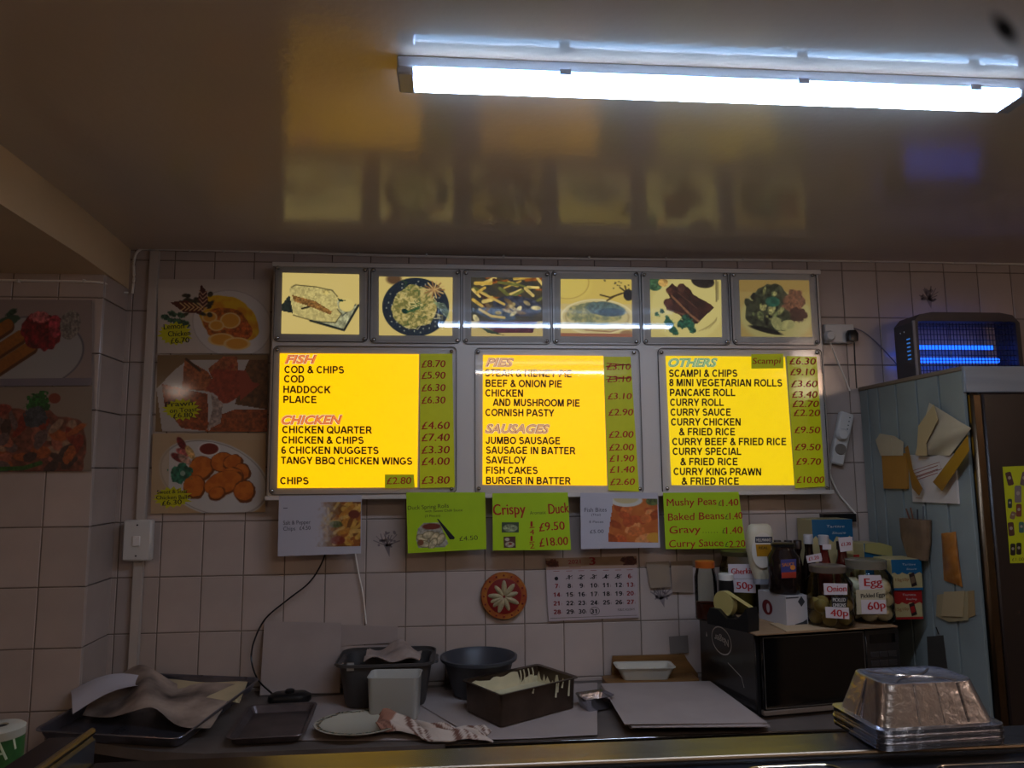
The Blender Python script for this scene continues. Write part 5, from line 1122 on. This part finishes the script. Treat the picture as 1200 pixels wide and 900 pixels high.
# pickled onion jar (front)
ON = mat('pickled_onion', (196, 172, 104), .3, var=.2, vscale=30); EG = mat('pickled_egg', (240, 232, 208), .3)
Yo = 2.425; t, c, r_, H_ = jar(946, 997, 662, Yo, 'round pickled onion jar with 40p slip at the front of the microwave', mat('onion_lid', (112, 98, 84), .3, metal=.3), lidh=.022, neck=.72)
mb = MB(); mb.lathe([(r_*.72, .001), (r_*.74, .0012)], (c.x, c.y, c.z+H_*.5), 12)
front_label(t, [(965, 683.5), (993, 684), (993, 697), (966, 697)], c.y-r_-.0015, JL, [('Onion', 969, 694, 992, 693, 7)])
fl_ = front_label(t, [(974, 699), (994, 699), (992, 712), (975, 712)], c.y-r_-.001, mat('black_label', (28, 28, 28), .5), [('PICKLED', 976, 705, 991, 705, 4), ('ONIONS', 976, 711, 991, 711, 4)], ikm=mat('label_white_ink', (190, 186, 180), .5))
front_label(t, [(967, 711), (994.5, 712), (995.5, 725.5), (968, 724)], c.y-r_-.003, JL, [('40p', 973, 722, 994, 722.5, 8)])
def fill(c, r_, n_layers, rr, M, name, label, cat, group, sz):
    mb0 = MB(); mb0.sphere((0, 0, 0), rr, 12, sz); me = mesh_of(mb0, name, M, None, 80)
    for k in range(n_layers):
        m_ = 6; z = c.z+.0045+rr*sz[2]+k*rr*sz[2]*1.75
        for j in range(m_):
            a = 2*math.pi*(j+.5*(k % 2))/m_; R_ = r_-rr*max(sz[0], sz[1])-.0035
            o = bpy.data.objects.new(name, me); C.objects.link(o); o.location = (c.x+R_*math.cos(a), c.y+R_*math.sin(a), z); o.rotation_euler = (0, 0, a)
            tag(o, label, cat, group)
fill(c, r_, 2, r_*.31, ON, 'pickled_onion', 'small brown pickled onion inside the round jar with the 40p slip', 'onion', 'onions in the pickled onion jar', (1, 1, .95))
# pickled egg jar
Ye = 2.485; t, c, r_, H_ = jar(990, 1044, 655, Ye, 'large pickled egg jar with 60p slip at the front of the microwave', mat('glass_lid', (112, 104, 88), .25), lidh=.03, neck=.74)
front_label(t, [(1006, 674), (1032, 674), (1036, 690), (1007, 691.5)], c.y-r_-.002, JL, [('Egg', 1013, 687, 1034, 686, 9)])
front_label(t, [(1003, 691.5), (1037, 690.5), (1039, 719), (1004, 720)], c.y-r_-.0012, mat('cream_label', (178, 168, 140), .55), [('Pickled Eggs', 1009, 701, 1037, 699, 5)], ikm=INKBLACK)
front_label(t, [(1009, 703), (1038, 703), (1039.5, 719.5), (1010, 719.5)], c.y-r_-.0035, JL, [('60p', 1017, 715, 1038, 713, 9)])
fill(c, r_, 3, r_*.33, EG, 'pickled_egg', 'white pickled egg inside the large jar with the 60p slip', 'egg', 'eggs in the pickled egg jar', (1, 1, .9))
# sauce sachet boxes
BLUE = mat('box_teal_blue', (14, 84, 120), .5); CRM = mat('box_cream', (176, 160, 112), .5); REDB = mat('box_red', (150, 22, 20), .5)
def sbox(x0_, x1_, y0_, y1_, Y, dep, label, topc, word1, word2, topfrac=.45, base=None, small=False, rzz=0, footband=None):
    a, b_ = PY(x0_, y0_, Y), PY(x1_, y1_, Y); zb_ = base if base is not None else b_.z
    t = root('sachet_box', label, 'box', ((a.x+b_.x)/2, Y+dep/2, zb_)); mb = MB(); mb.box((a.x, Y, zb_), (b_.x, Y+dep, a.z), .002); part('carton', mb, CRM, t)
    yb_ = y1_ if base is None else None
    def fr(u, v, l): return Vector((a.x+(b_.x-a.x)*u, Y-l, zb_+(a.z-zb_)*v))
    n = 12; wav = [(i/n, 1-topfrac+.04*math.sin(i*1.9)) for i in range(n+1)]
    ik = Ink(fr, -1); ik.lift = .0008; ik.poly([(0, 1), ]+[(u, v) for u, v in wav]+[(1, 1)]); part('colour_band', ik, topc, t, None); ik = Ink(fr, -1); ik.lift = .0008; ik.poly([(0, 0), (1, 0), (1, .08), (0, .08)]); part('colour_band', ik, topc, t, None)
    ik = Ink(fr, -1); ik.lift = .0013; asp = (b_.x-a.x)/(a.z-zb_)
    class Q: pass
    ik.fr = lambda u, v, l: fr(u, v*asp, l)
    ik.text(word1, .36, (1-topfrac*.42)/asp, .80, (1-topfrac*.42)/asp, .06, 0, .2, wob=.12); ik.text(word2, .48, (1-topfrac*.75)/asp, .82, (1-topfrac*.75)/asp, .055, 0, .2, wob=.12); part('script_lettering', ik, mat('label_white_ink'), t, None)
    ik = Ink(fr, -1); ik.lift = .0013; ik.poly([(.55, .52), (.72, .58), (.8, .16), (.62, .1)]); part('sachet_print', ik, mat('sachet_dark', (44, 26, 22), .5), t, None)
    ik = Ink(fr, -1); ik.lift = .0016; ik.poly([(.585, .42), (.72, .46), (.75, .26), (.62, .2)]); part('sachet_swirl', ik, mat('sachet_tan', (110, 84, 60), .5) if topc is BLUE else REDB, t, None)
    ik = Ink(fr, -1); ik.lift = .0013; ik.fr = lambda u, v, l: fr(u, v*asp, l); ik.text('15g', .10, .3/asp, .3, .3/asp, .09, .01); ik.text('10p', .34, .3/asp, .54, .32/asp, .09, .01); part('printed_price', ik, mat('ochre_print', (140, 90, 50), .6), t, None)
    return t, a, b_, zb_
TZ_ = TOPZ
t, a, b_, zb_ = sbox(1044, 1083, 692, 736, 2.48, .11, 'red and cream ketchup sachet box at the right end of the microwave', REDB, 'Tomato', 'Ketchup', base=TZ_)
sbox(1044, 1082, 656, 691, 2.475, .11, 'blue and cream tartare sachet box lying on top of the red ketchup box', BLUE, 'Tartare', 'Sauce', base=PY(1044, 692, 2.48).z+.0005)
a_ = PY(1041, 692, 2.47).z
sbox(1012, 1036, 637, 692, 2.62, .1, 'open blue and cream sachet box behind the egg jar', BLUE, 'Tartare', 'Sauce', topfrac=.6, base=TZ_)
sbox(951, 1001, 609, 650, 2.69, .12, 'tall blue and cream tartare box at the very back, top of it above the bottles', BLUE, 'Tartare', 'Sauce', base=TZ_, topfrac=.22)
sbox(1000, 1010, 650, 700, 2.60, .05, 'small red topped box squeezed behind the egg jar', REDB, 'Tomato', 'Sauce', base=TZ_, topfrac=.2)
mb = MB(); q = [(1014, 637), (1031, 636), (1045, 640), (1046, 652), (1030, 650), (1014, 647)]; mb.slab([PY(x, y, 2.612) for x, y in q], .003); thing('box_flap', mb, mat('pale_yellow_card', (150, 142, 84), .6), 'pale yellow torn card flap standing up from the open blue sachet box', 'card')
mb = MB(); mb.box(tuple(PY(965, 606, 2.8)-Vector((0, .0, .02))), tuple(PY(1003, 602, 2.8)+Vector((0, .03, .0)))); thing('black_adaptor', mb, BPLAST, 'flat black plug adaptor lying behind the blue tartare box', 'adaptor')

# ================================================================== TALL CABINET / FRIDGE
FX, FYF = 1.662, 2.222; FTZ = EYE+.330
t = fr_ = root('tall_fridge', 'tall fridge with pale blue boarded side and dark brown door', 'fridge', (FX+.36, FYF+.3, 0))
BLU = mat('pale_blue_paint', (142, 148, 142), .5, var=.22, vscale=4, bump=.1, bscale=30); GRV = mat('dark_groove', (44, 50, 56), .8)
mb = MB(); mb.box((FX+.012, FYF+.03, .02), (FX+.75, WY-.003, FTZ-.004)); part('carcass', mb, GRV, t)
ys = [FYF+.004, 2.343, 2.463, 2.585, 2.700, 2.770, WY-.004]
for k in range(6):
    mb = MB(); mb.box((FX, ys[k]+(.005 if k else 0), .04), (FX+.0118, ys[k+1]-.005, FTZ-.012), .0008); part('side_board', mb, BLU, t)
mb = MB(); mb.box((FX-.004, FYF+.002, FTZ-.0115), (FX+.75, WY-.004, FTZ+.004), .003); part('top_board', mb, mat('raw_edge', (128, 110, 90), .6), t)
mb = MB(); mb.box((FX-.002, FYF-.012, FTZ-.084), (FX+.75, FYF+.0015, FTZ+.002), .003); part('header_rail', mb, mat('grey_blue_rail', (138, 144, 150), .4, var=.15, vscale=3, stretch=(1, 1, 12)), t)
DOOR = mat('dark_brown_door', (38, 27, 23), .35, var=.12, vscale=3)
mb = MB(); mb.box((FX+.045, FYF-.022, .08), (FX+.75, FYF-.0005, FTZ-.0865), .006); dr = part('door', mb, DOOR, t)
mb = MB(); mb.box((FX+.006, FYF-.024, .08), (FX+.0445, FYF-.0005, FTZ-.0865), .008); part('door_edge_strip', mb, mat('bronze_steel', (84, 70, 54), .3, metal=1), t)
# cans leaflet on the door
q = [(1175, 547), (1225, 545), (1230, 659), (1184, 660)]
t = thing('drinks_leaflet', _slab(q, FYF-.0232, .0008), mat('leaflet_yellow', (176, 184, 6), .5), 'yellow leaflet with pictures of drink cans on the dark fridge door', 'leaflet')
for k, (x, y, w_, h_, a, cc) in enumerate([(1183, 561, 7, 16, -.25, (74, 40, 40)), (1200, 561, 7, 16, .2, (90, 70, 80)), (1193, 579, 8, 20, 0, (110, 98, 100)), (1183.5, 590, 5, 11, 0, (30, 50, 44)), (1194, 598, 6.5, 15, 0, (110, 50, 40)), (1187, 604, 6, 9, .3, (120, 90, 70)), (1185, 620, 7, 16, -.1, (74, 40, 34)), (1197, 618, 6, 13, 0, (60, 96, 90)), (1187, 644, 6, 14, 0, (24, 14, 14)), (1194, 643, 6, 14, 0, (24, 14, 14)), (1205, 640, 7, 15, 0, (130, 40, 30)), (1210, 600, 7, 15, 0, (60, 90, 50))]):
    ik = Ink(plane(FYF-.0232)); ik.lift = .0005; ca_, sa_ = math.cos(a), math.sin(a); l = rrect(w_/2, h_/2, 1.6, 2)
    ik.poly([(x+u*ca_-v*sa_, y+u*sa_+v*ca_) for u, v in l]); ik.mi = 1; ik.ell(x, y-1, w_*.28, h_*.13, a, 8, .0008); part('can_print', ik, [mat('can_%d' % k, cc, .4), mat('can_badge', (150, 140, 130), .4)], t, None)
ik = Ink(plane(FYF-.0232)); ik.text('£1.00', 1186, 657.5, 1200, 657, 3.6); part('lettering', ik, mat('olive_print'), t, None)

# things on the boarded side: frame coordinates are pixels, unprojected on the side plane
def sidef(off): return lambda x, y, l: PX(x, y, FX-off-l)
def sslab(q, off, th): mb = MB(); mb.slab([PX(x, y, FX-off) for x, y in q], th, Vector((1, 0, 0))); return mb
KRAFT = mat('ochre_card', (176, 122, 46), .65, var=.12, vscale=10); OFFW = mat('offwhite_bag_paper', (190, 172, 140), .7, var=.12, vscale=7, bump=.3, bscale=14, bdist=.004)
t = root('letter_rack', 'ochre card pocket stuffed with white slips on the fridge side', 'card pocket', PX(1044, 573, FX-.006))
part('pocket', sslab([(1033, 533), (1061, 531), (1062.5, 573), (1035.5, 572.5)], .010, .0098), KRAFT, t)
for k, qq in enumerate([[(1031, 508), (1048, 511), (1058.5, 518), (1058, 534), (1032, 534), (1026, 516)], [(1026, 515), (1044, 513), (1046, 534), (1034, 534)]]): part('paper_slip', sslab(qq, .0115+.0012*k, .001), OFFW, t)
t = root('paper_bag', 'white paper bag printed with red lines, taped to the fridge side', 'paper bag', PX(1095, 590, FX-.003))
part('bag', sslab([(1066, 533), (1090, 535), (1117, 531), (1120, 552), (1122.5, 590.5), (1069.5, 588)], .007, .0068), mat('white_bag', (206, 192, 178), .6, bump=.2, bscale=10), t)
ik = Ink(sidef(.007)); ik.lift = .0006
for d_ in (0, 4.3, 8.6): ik.stroke([(1071, 555+d_), (1099, 545.5+d_)], .8)
ik.stroke([(1070, 551.5), (1101, 541.5), (1103.5, 549.5), (1073, 560), (1070, 551.5)], .6); ik.stroke([(1073, 583.5), (1080, 584)], .6); part('red_print', ik, mat('red_print', (150, 60, 44), .6), t, None)
mb = MB(); Q = [(1092, 474), (1137, 503), (1118, 528), (1112, 534), (1072, 533)]
def fn(u, v):
    x = (1089*(1-u)+1138*u)*(1-v)+(1072*(1-u)+1113*u)*v; y = (472*(1-u)+502*u)*(1-v)+(533*(1-u)+534*u)*v; return PX(x, y, FX-.010-.014*math.sin(math.pi*u)*math.sin(math.pi*v)-.004*math.sin(u*8+v*6))
mb.sheet(lambda u, v: fn(1-u, v), 12, 12, .0012); thing('paper_bag', mb, OFFW, 'large crumpled off-white paper bag pinned high on the fridge side', 'paper bag')
thing('paper_bag', sslab([(1076, 499), (1094, 474), (1099, 492), (1085, 520), (1086, 534), (1074, 534)], .026, .0015), mat('cream_bag', (186, 160, 112), .7), 'narrow cream folded bag overlapping the large crumpled bag', 'paper bag')
TAPE = mat('brown_parcel_tape', (140, 92, 24), .4, coat=.2)
thing('tape_strip', sslab([(1134, 510), (1136, 528), (1104, 575.5), (1093, 565), (1112, 540)], .0285, .0006), TAPE, 'wide brown parcel tape strip slanting from the fridge corner onto the white bag', 'tape')
thing('tape_strip', sslab([(1060, 525), (1064, 522), (1070, 552), (1081, 572.5), (1077, 581), (1069, 572)], .0285, .0006), TAPE, 'narrow brown parcel tape strip down the left edge of the white bag', 'tape')
# clear cup with sticks, long bag, slips, old tape
CUPM = mat('cloudy_brown_bag', (132, 104, 78), .35, var=.3, vscale=14, bump=.5, bscale=30, bdist=.004)
a, b_ = PX(1063, 610, FX), PX(1094, 606, FX); wy = (a.y-b_.y)/2; cy_ = (a.y+b_.y)/2; zt_ = (a.z+b_.z)/2; zb_ = PX(1080, 655, FX).z
t = root('hanging_pouch', 'crinkled brownish plastic pouch holding sticks, taped to the fridge side', 'pouch', (FX-.02, cy_, zb_))
mb = MB(); mb.loft([(0, .010, wy*.65, .009), ((zt_-zb_)*.5, .019, wy*.9, .016), (zt_-zb_, .019, wy, .017), (zt_-zb_-.002, .016, wy-.004, .015), ((zt_-zb_)*.4, .014, wy*.8, .012)], (FX-.0195, cy_, zb_), n=4)
mb.v = [(min(x+random.uniform(-.002, .002), FX-.0003), y+random.uniform(-.002, .002), z) for x, y, z in mb.v]; part('pouch', mb, CUPM, t, 30)
for k, (xa, ya_, xb, yb_, cc) in enumerate([(1062, 596, 1072, 616, (96, 54, 34)), (1067, 595, 1074, 614, (100, 58, 36)), (1075, 597, 1076, 615, (60, 56, 60)), (1082, 593, 1082, 612, (90, 92, 94))]):
    mb = MB(); mb.tube([PX(xa, ya_, FX-.02), PX(xb, yb_+12, FX-.02)], .0028, 6, sm=False); thing('stirring_stick', mb, mat('stick_%d' % k, cc, .5), ['brown wooden stick leaning leftmost in the hanging pouch', 'brown wooden stick second from the left in the hanging pouch', 'thin dark wire stick in the middle of the hanging pouch', 'grey stick upright at the right of the hanging pouch'][k], 'stick')
def bagf(q, off, bul, M, label, nm, cat):
    mb = MB()
    def fn(u, v):
        x = (q[0][0]*(1-u)+q[1][0]*u)*(1-v)+(q[3][0]*(1-u)+q[2][0]*u)*v; y = (q[0][1]*(1-u)+q[1][1]*u)*(1-v)+(q[3][1]*(1-u)+q[2][1]*u)*v
        return PX(x, y, FX-off-bul*math.sin(math.pi*u)**.6*math.sin(math.pi*v)**.5-.0015*math.sin(v*30+u*9))
    mb.sheet(lambda u, v: fn(1-u, v), 10, 20, .001); return thing(nm, mb, M, label, cat)
bagf([(1103, 625), (1120, 623), (1128, 688), (1106, 680)], .003, .016, mat('orange_wrap', (176, 108, 42), .3, var=.25, vscale=20, bump=.6, bscale=30, bdist=.004, coat=.4), 'long narrow orange-brown wrapped packet hanging on the fridge side', 'hanging_packet', 'packet')
for k, (qq, o_) in enumerate([([(1108, 696), (1141, 692), (1142.5, 721), (1126, 728), (1108, 724)], .003), ([(1098, 697), (1134, 693), (1134, 727), (1112, 729), (1097, 722)], .006), ([(1106, 693.5), (1130, 692.5), (1128, 723), (1103, 722)], .0095)]):
    thing('order_slip', sslab(qq, o_, .002), [mat('slip_tan', (150, 122, 80), .7), mat('slip_cream', (160, 140, 100), .7), mat('slip_pale', (176, 152, 110), .7)][k], ['tan paper slip at the back of the pinned bunch on the fridge side', 'cream paper slip in the middle of the pinned bunch on the fridge side', 'pale square slip at the front of the pinned bunch on the fridge side'][k], 'paper')
thing('tape_patch', sslab([(1086, 746), (1105, 744.5), (1110, 783), (1088, 785)], .002, .0018), mat('old_tape', (72, 66, 58), .6, var=.2), 'dull grey-brown patch of old tape low on the fridge side', 'tape')
mb = MB(); mb.tube([PX(1097, 735, FX-.004), PX(1100, 743, FX-.006)], .002, 6, sm=False); thing('hook', mb, BLACK, 'tiny black hook above the old tape patch on the fridge side', 'hook')

# ================================================================== INSECT KILLER
zx0 = 1.806; zyb, zyf = WY-.045, 2.664; zx1 = PY(1197, 400, zyf).x; z0 = FTZ+.0045; z1 = PY(1130, 366, zyf).z
t = root('insect_killer', 'dark electric insect killer with glowing blue tubes standing on the fridge', 'insect killer', ((zx0+zx1)/2, (zyb+zyf)/2, z0))
DK = mat('zapper_grey', (70, 62, 62), .4); hx_, hz_ = (zx1-zx0)/2, (z1-z0)/2; cx_, cz_ = (zx0+zx1)/2, (z0+z1)/2
def oct_(hx, hz, ch, cut=.5): return [(-hx, -hz), (hx, -hz), (hx, hz-ch*.5), (hx-ch*.35, hz-ch*.12), (hx-ch, hz), (-hx+ch, hz), (-hx+ch*.35, hz-ch*.12), (-hx, hz-ch*.5)]
n = 8; o1 = oct_(hx_, hz_, .08); o2 = oct_(hx_-.022, hz_-.022, .06)
o2 = [(-hx_+.018, -hz_+.02), (hx_-.018, -hz_+.02), (hx_-.018, hz_-.05), (hx_-.02, hz_-.038), (hx_-.05, hz_-.036), (-hx_+.05, hz_-.036), (-hx_+.02, hz_-.038), (-hx_+.018, hz_-.05)]
mb = MB(); V = [Vector((cx_+a, zyf, cz_+b)) for a, b in o1]+[Vector((cx_+a, zyf, cz_+b)) for a, b in o2]+[Vector((cx_+a, zyb, cz_+b)) for a, b in o1]+[Vector((cx_+a, zyb-.012, cz_+b)) for a, b in o2]
mb.add(V, [(j, (j+1) % n, (j+1) % n+n, j+n) for j in range(n)]+[(j, j+2*n, (j+1) % n+2*n, (j+1) % n) for j in range(n)]+[(j+n, (j+1) % n+n, (j+1) % n+3*n, j+3*n) for j in range(n)])
part('casing', mb, DK, t, 20)
UV = mat('blue_lamp', (0, 0, 0), .5, emit=(24, 90, 255), power=2.4)
for dz in (.012, -.042):
    mb = MB(); mb.tube([Vector((zx0+.03, zyf+.07, cz_+dz)), Vector((zx1-.05-(.0 if dz < 0 else .02), zyf+.07, cz_+dz))], .0105, 12, sm=False); part('blue_tube', mb, UV, t)
WIRE = mat('grille_wire', (50, 52, 70), .3, metal=.8)
for k in range(11):
    z = z0+.028+k*(2*hz_-.075)/10; mb = MB(); mb.box((zx0+.018, zyf+.012, z-.0014), (zx1-.018, zyf+.0136, z+.0014)); part('grille_bar', mb, WIRE, t)
for k in range(30):
    x = zx0+.024+k*(2*hx_-.05)/29; mb = MB(); mb.box((x-.0013, zyf+.014, z0+.02), (x+.0013, zyf+.0154, z1-.04)); part('grille_wire', mb, WIRE, t)
mb = MB(); mb.box((zx0-.003, zyf-.002, z0+.01), (zx0+.006, zyf+.004, z1-.035)); part('edge_trim', mb, mat('pale_trim', (140, 136, 140), .4), t)
for k in range(6):
    z = cz_-.045+k*.016; mb = MB(); mb.box((zx0-.0015, zyf+.028, z), (zx0+.0002, zyf+.048, z+.005)); part('side_vent', mb, mat('vent_leak_glow', (0, 0, 0), .5, emit=(60, 130, 220), power=.5), t)  # strips glow by emission, imitating tube light leaking through the vents
for y in (zyf+.06, zyf+.085):
    for z in (z0+.02, z1-.07):
        mb = MB(); mb.lathe([(.003, 0), (.003, .002)], (zx0+.0002, y, z), 8, axis=(-1, 0, 0)); part('screw', mb, CHROME, t)

# socket, plugs, cables, extension lead
a, b_ = PY(963, 381, WY-.01), PY(1001, 403, WY-.01)
t = root('double_socket', 'white double wall socket right of the menu box', 'socket', ((a.x+b_.x)/2, WY, b_.z)); mb = MB(); mb.box((a.x, WY-.035, b_.z), (b_.x-.01, WY-.0085, a.z), .004); part('socket_plate', mb, WPLAST, t)
p = PY(974, 393, WY-.06); t = root('white_plug', 'white plug in the left half of the double socket', 'plug', p); mb = MB(); mb.lathe([(.022, 0), (.022, .016), (.016, .024)], (p.x, WY-.0355, p.z), 16, axis=(0, -1, 0)); part('plug_body', mb, WPLAST, t)
mb = MB(); mb.tube([PY(973, 401, WY-.05), PY(979, 417, WY-.03), PY(988, 438, WY-.02), PY(996, 458, WY-.02)], .003, 6); part('flex', mb, WCABLE, t)
p = PY(1000, 393, WY-.06); t = root('black_plug', 'black plug in the right half of the double socket', 'plug', p); mb = MB(); mb.loft([(0, .021, .014, .008), (.03, .023, .016, .01), (.044, .017, .012, .01)], (p.x, WY-.05, p.z-.022), n=3); part('plug_body', mb, BPLAST, t)
mb = MB(); mb.tube([PY(1001, 401, WY-.05), PY(1002, 425, WY-.04), PY(1004, 455, WY-.04)], .0028, 6); part('flex', mb, BPLAST, t)
mb = MB(); mb.tube([PY(998, 384, WY-.012), PY(1012, 389, WY-.013), PY(1030, 404, WY-.013), PY(1052, 428, WY-.013)], .0022, 6); thing('zapper_flex', mb, mat('grey_flex', (110, 108, 120), .5), 'thin grey cable looping from the double socket to the insect killer', 'cable')
ex0, ex1 = PY(992, 484, WY-.02), PY(979, 544, WY-.02)
t = root('extension_lead', 'white four-way extension lead hanging at a slant between menu box and fridge', 'extension lead', ((ex0.x+ex1.x)/2, WY, ex1.z))
ax = (ex0-ex1); ang = math.atan2(ax.x, ax.z); T = Matrix.Translation((ex0+ex1)/2) @ Matrix.Rotation(ang, 4, 'Y'); L_ = ax.length/2
mb = MB(T); mb.box((-.029, -.014, -L_), (.029, .014, L_), .006); part('body', mb, WPLAST, t)
mb = MB(T); mb.lathe([(.024, 0), (.024, .016), (.018, .024)], (-.012, -.0145, .012), 16, axis=(0, -1, 0)); part('plug', mb, WPLAST, t)
mb = MB(T); mb.lathe([(.023, 0), (.021, .006)], (0, -.0145, -.045), 16, axis=(0, -1, 0)); part('socket_ring', mb, mat('socket_taupe', (120, 110, 98), .5), t)  # taupe ring, darker than the white body
for k in range(5):
    mb = MB(T); mb.box((.008, -.0155, L_-.02-k*.016), (.012, -.0142, L_-.016-k*.016)); part('pin_hole', mb, BLACK, t)
mb = MB(); mb.tube([PY(974, 541, WY-.02), PY(973, 556, WY-.013), PY(982, 577, WY-.013), PY(994, 592, WY-.02), PY(1003, 602, WY-.03)], .0035, 6); thing('extension_cable', mb, WCABLE, 'white cable curving down from the extension lead behind the boxes', 'cable')

# ================================================================== FRONT COUNTER
RB = .982
FR = PZ(600, 897, CTZ).y
mb = MB(); 
t = root('serving_counter', 'polished stainless steel serving counter across the foreground', 'counter', (.6, .7, 0))
STL = mat('polished_counter_steel', (112, 118, 130), .24, metal=1, var=.2, vscale=5, bump=.25, bscale=6, stretch=(1, 2, 1), rvar=.05, bdist=.004)
x0c = PY(114, 887, .982).x
p1, p2 = PZ(0, 917, CTZ), PZ(1200, 870, CTZ)
def ystep(x): return p1.y+(p2.y-p1.y)*(x-p1.x)/(p2.x-p1.x)
mb = MB(); mb.slab([Vector((x0c, ystep(x0c), CTZ-.0024)), Vector((2.2, ystep(2.2), CTZ-.0024)), Vector((2.2, RB+.006, CTZ)), Vector((x0c, RB-.002, CTZ))], -.03, Vector((0, 0, 1))); part('rear_ledge', mb, STL, t)
mb = MB(); mb.tube([Vector((x0c, ystep(x0c)-.002, CTZ-.0035)), Vector((2.2, ystep(2.2)-.002, CTZ-.0035))], .003, 8, sm=False); part('ledge_edge', mb, mat('bright_edge', (120, 104, 86), .35, metal=1), t)
mb = MB(); mb.slab([Vector((x0c, .30, CTZ-.010)), Vector((2.2, .30, CTZ-.010)), Vector((2.2, ystep(2.2)-.0005, CTZ-.010)), Vector((x0c, ystep(x0c)-.0005, CTZ-.010))], -.03, Vector((0, 0, 1))); part('counter_top', mb, STL, t)
mb = MB(); mb.box((x0c+.01, .32, .02), (2.19, RB-.01, CTZ-.0415)); part('counter_body', mb, mat('counter_body_dark', (60, 52, 46), .4, metal=.5), t)
for k, (xa, xb, yy) in enumerate([(870, 985, 901), (1088, 1230, 899)]):       # shallow pressed lids set into the top
    a, b_ = PZ(xa, yy, CTZ-.01), PZ(xb, yy, CTZ-.01); mb = MB(); lp = rrect((b_.x-a.x)/2, .07, .02, 4); mb.tube([Vector(((a.x+b_.x)/2+u, a.y-.07+v, CTZ-.0088)) for u, v in lp+lp[:1]], .0012, 6, sm=False); part('pressed_rim', mb, CHROME, t)
# raised end guard at the left end
t = root('counter_end_guard', 'steel guard rail along the left end of the serving counter', 'guard rail', (x0c-.03, .8, CTZ-.06))
mb = MB(); mb.box((x0c-.060, .3, CTZ-.06), (x0c-.002, RB, CTZ+.032), .004); part('guard', mb, STL, t)
mb = MB(); mb.tube([Vector((x0c-.008, .3, CTZ+.0365)), Vector((x0c-.008, RB, CTZ+.0365))], .0045, 8, sm=False); part('rail', mb, mat('bright_edge'), t)
# lower side counter and green tub
LZ = CTZ-.24
t = root('side_counter', 'low dark side counter left of the serving counter', 'counter', (x0c-.5, .9, 0))
mb = MB(); mb.box((-1.7, .3, LZ-.03), (x0c-.056, 1.30, LZ), .003); part('top', mb, mat('dark_laminate'), t)
mb = MB(); mb.box((-1.68, .32, 0), (x0c-.07, 1.28, LZ-.031)); part('body', mb, BLACK, t)
Yg = 1.12; p = PY(0, 850, Yg); gr = (PY(27, 850, Yg).x-p.x)*1.0; H_ = p.z-LZ
t = root('green_tub', 'green cylindrical tub with a white lid at the bottom left corner', 'tub', (p.x, Yg, LZ))
mb = MB(); mb.lathe([(gr*.95, 0), (gr, .004), (gr, H_-.014)], (p.x, Yg, LZ), 32); part('body', mb, mat('green_tub_plastic', (46, 92, 40), .5, var=.35, vscale=40), t)
mb = MB(); mb.lathe([(gr*1.03, H_-.0138), (gr*1.03, H_-.003), (gr*.9, H_), (gr*.34, H_+.0005), (gr*.3, H_-.004)], (p.x, Yg, LZ), 32); part('lid', mb, mat('tub_lid', (150, 146, 132), .5), t)
mb = MB(); mb.lathe([(gr*.28, H_-.0035), (gr*.28, H_-.001)], (p.x, Yg, LZ), 20); part('opening', mb, BLACK, t)
def cyl(x, y, l): a = x/gr; return Vector((p.x+(gr+l)*math.sin(a), Yg-(gr+l)*math.cos(a), LZ+y))
ik = Ink(cyl, -1); ik.lift = .0006; s_ = H_-.015
zA = PY(12, 893, Yg-gr).z-LZ; ik.stroke([(.006, zA), (.015, zA+.026)], .003); ik.stroke([(.015, zA+.026), (.026, zA)], .003); ik.stroke([(.010, zA+.009), (.021, zA+.009)], .003); ik.stroke([(.031, zA+.034), (.037, zA+.010)], .003); part('lettering', ik, mat('tub_ink', (170, 180, 150), .5), t, None)

# ------------------------------------------------------------------ stack of upturned foil trays
FR_ = math.radians(3); fc = Vector((.618, .972, CTZ+.0006)); hx_, hy_ = .084, .053
def foil_tray(z, label, group, top):
    t = root('foil_tray', label, 'foil tray', fc+Vector((random.uniform(-.001, .001), random.uniform(-.001, .001), z)), FR_+random.uniform(-.006, .006), group); M_ = WM[t.name]
    mb = MB(M_); Hh = .054 if top else .047
    k = 1.0
    secs = [(.0, hx_+.004, hy_+.004, .014), (.0035, hx_+.005, hy_+.005, .015), (.0042, hx_-.002, hy_-.002, .012)]
    wall = [(.0042+(Hh-.005)*u, hx_-.004-(.014*u), hy_-.004-(.011*u), .014+.006*u) for u in (0, .2, .4, .6, .8, 1)]
    fin = [(Hh, hx_-.022, hy_-.019, .018), (Hh-.0025, hx_-.028, hy_-.025, .015), (Hh-.003, .02, .008, .006)]
    mb.loft(secs+wall+fin, n=5, cap0=False); part('shell', mb, FOIL, t, 35)
    if top:
        for s_ in (-.33, .1, .5):             # pressed ribs on the long sides
            for sy in (-1,):
                mb = MB(M_); mb.tube([Vector((hx_*s_*.98, sy*(hy_-.0045), .006)), Vector((hx_*s_*.88, sy*(hy_-.0145), Hh-.002))], .0016, 6, sm=False); part('rib', mb, FOIL, t)
        mb = MB(M_); mb.tube([Vector((-hx_-.003, 0, .006)), Vector((-hx_+.0005, 0, .006)), Vector((-hx_+.0175, 0, Hh-.002))], .0016, 6, sm=False); part('rib', mb, FOIL, t)
        for sx in (-1, 1):
            mb = MB(M_); mb.tube([Vector((-.045, -.028*sx, Hh-.002)), Vector((-.018, -.006*sx, Hh-.0022)), Vector((.018, .006*sx, Hh-.0022)), Vector((.045, .028*sx, Hh-.002))], .0016, 6); part('cross_crease', mb, FOIL, t)
for k in range(6):
    foil_tray(k*.0042, 'topmost upturned foil tray of the stack on the counter' if k == 5 else 'upturned foil tray showing only its rim, %s from the bottom of the counter stack' % ORD[k], 'foil trays stacked on the counter', k == 5)
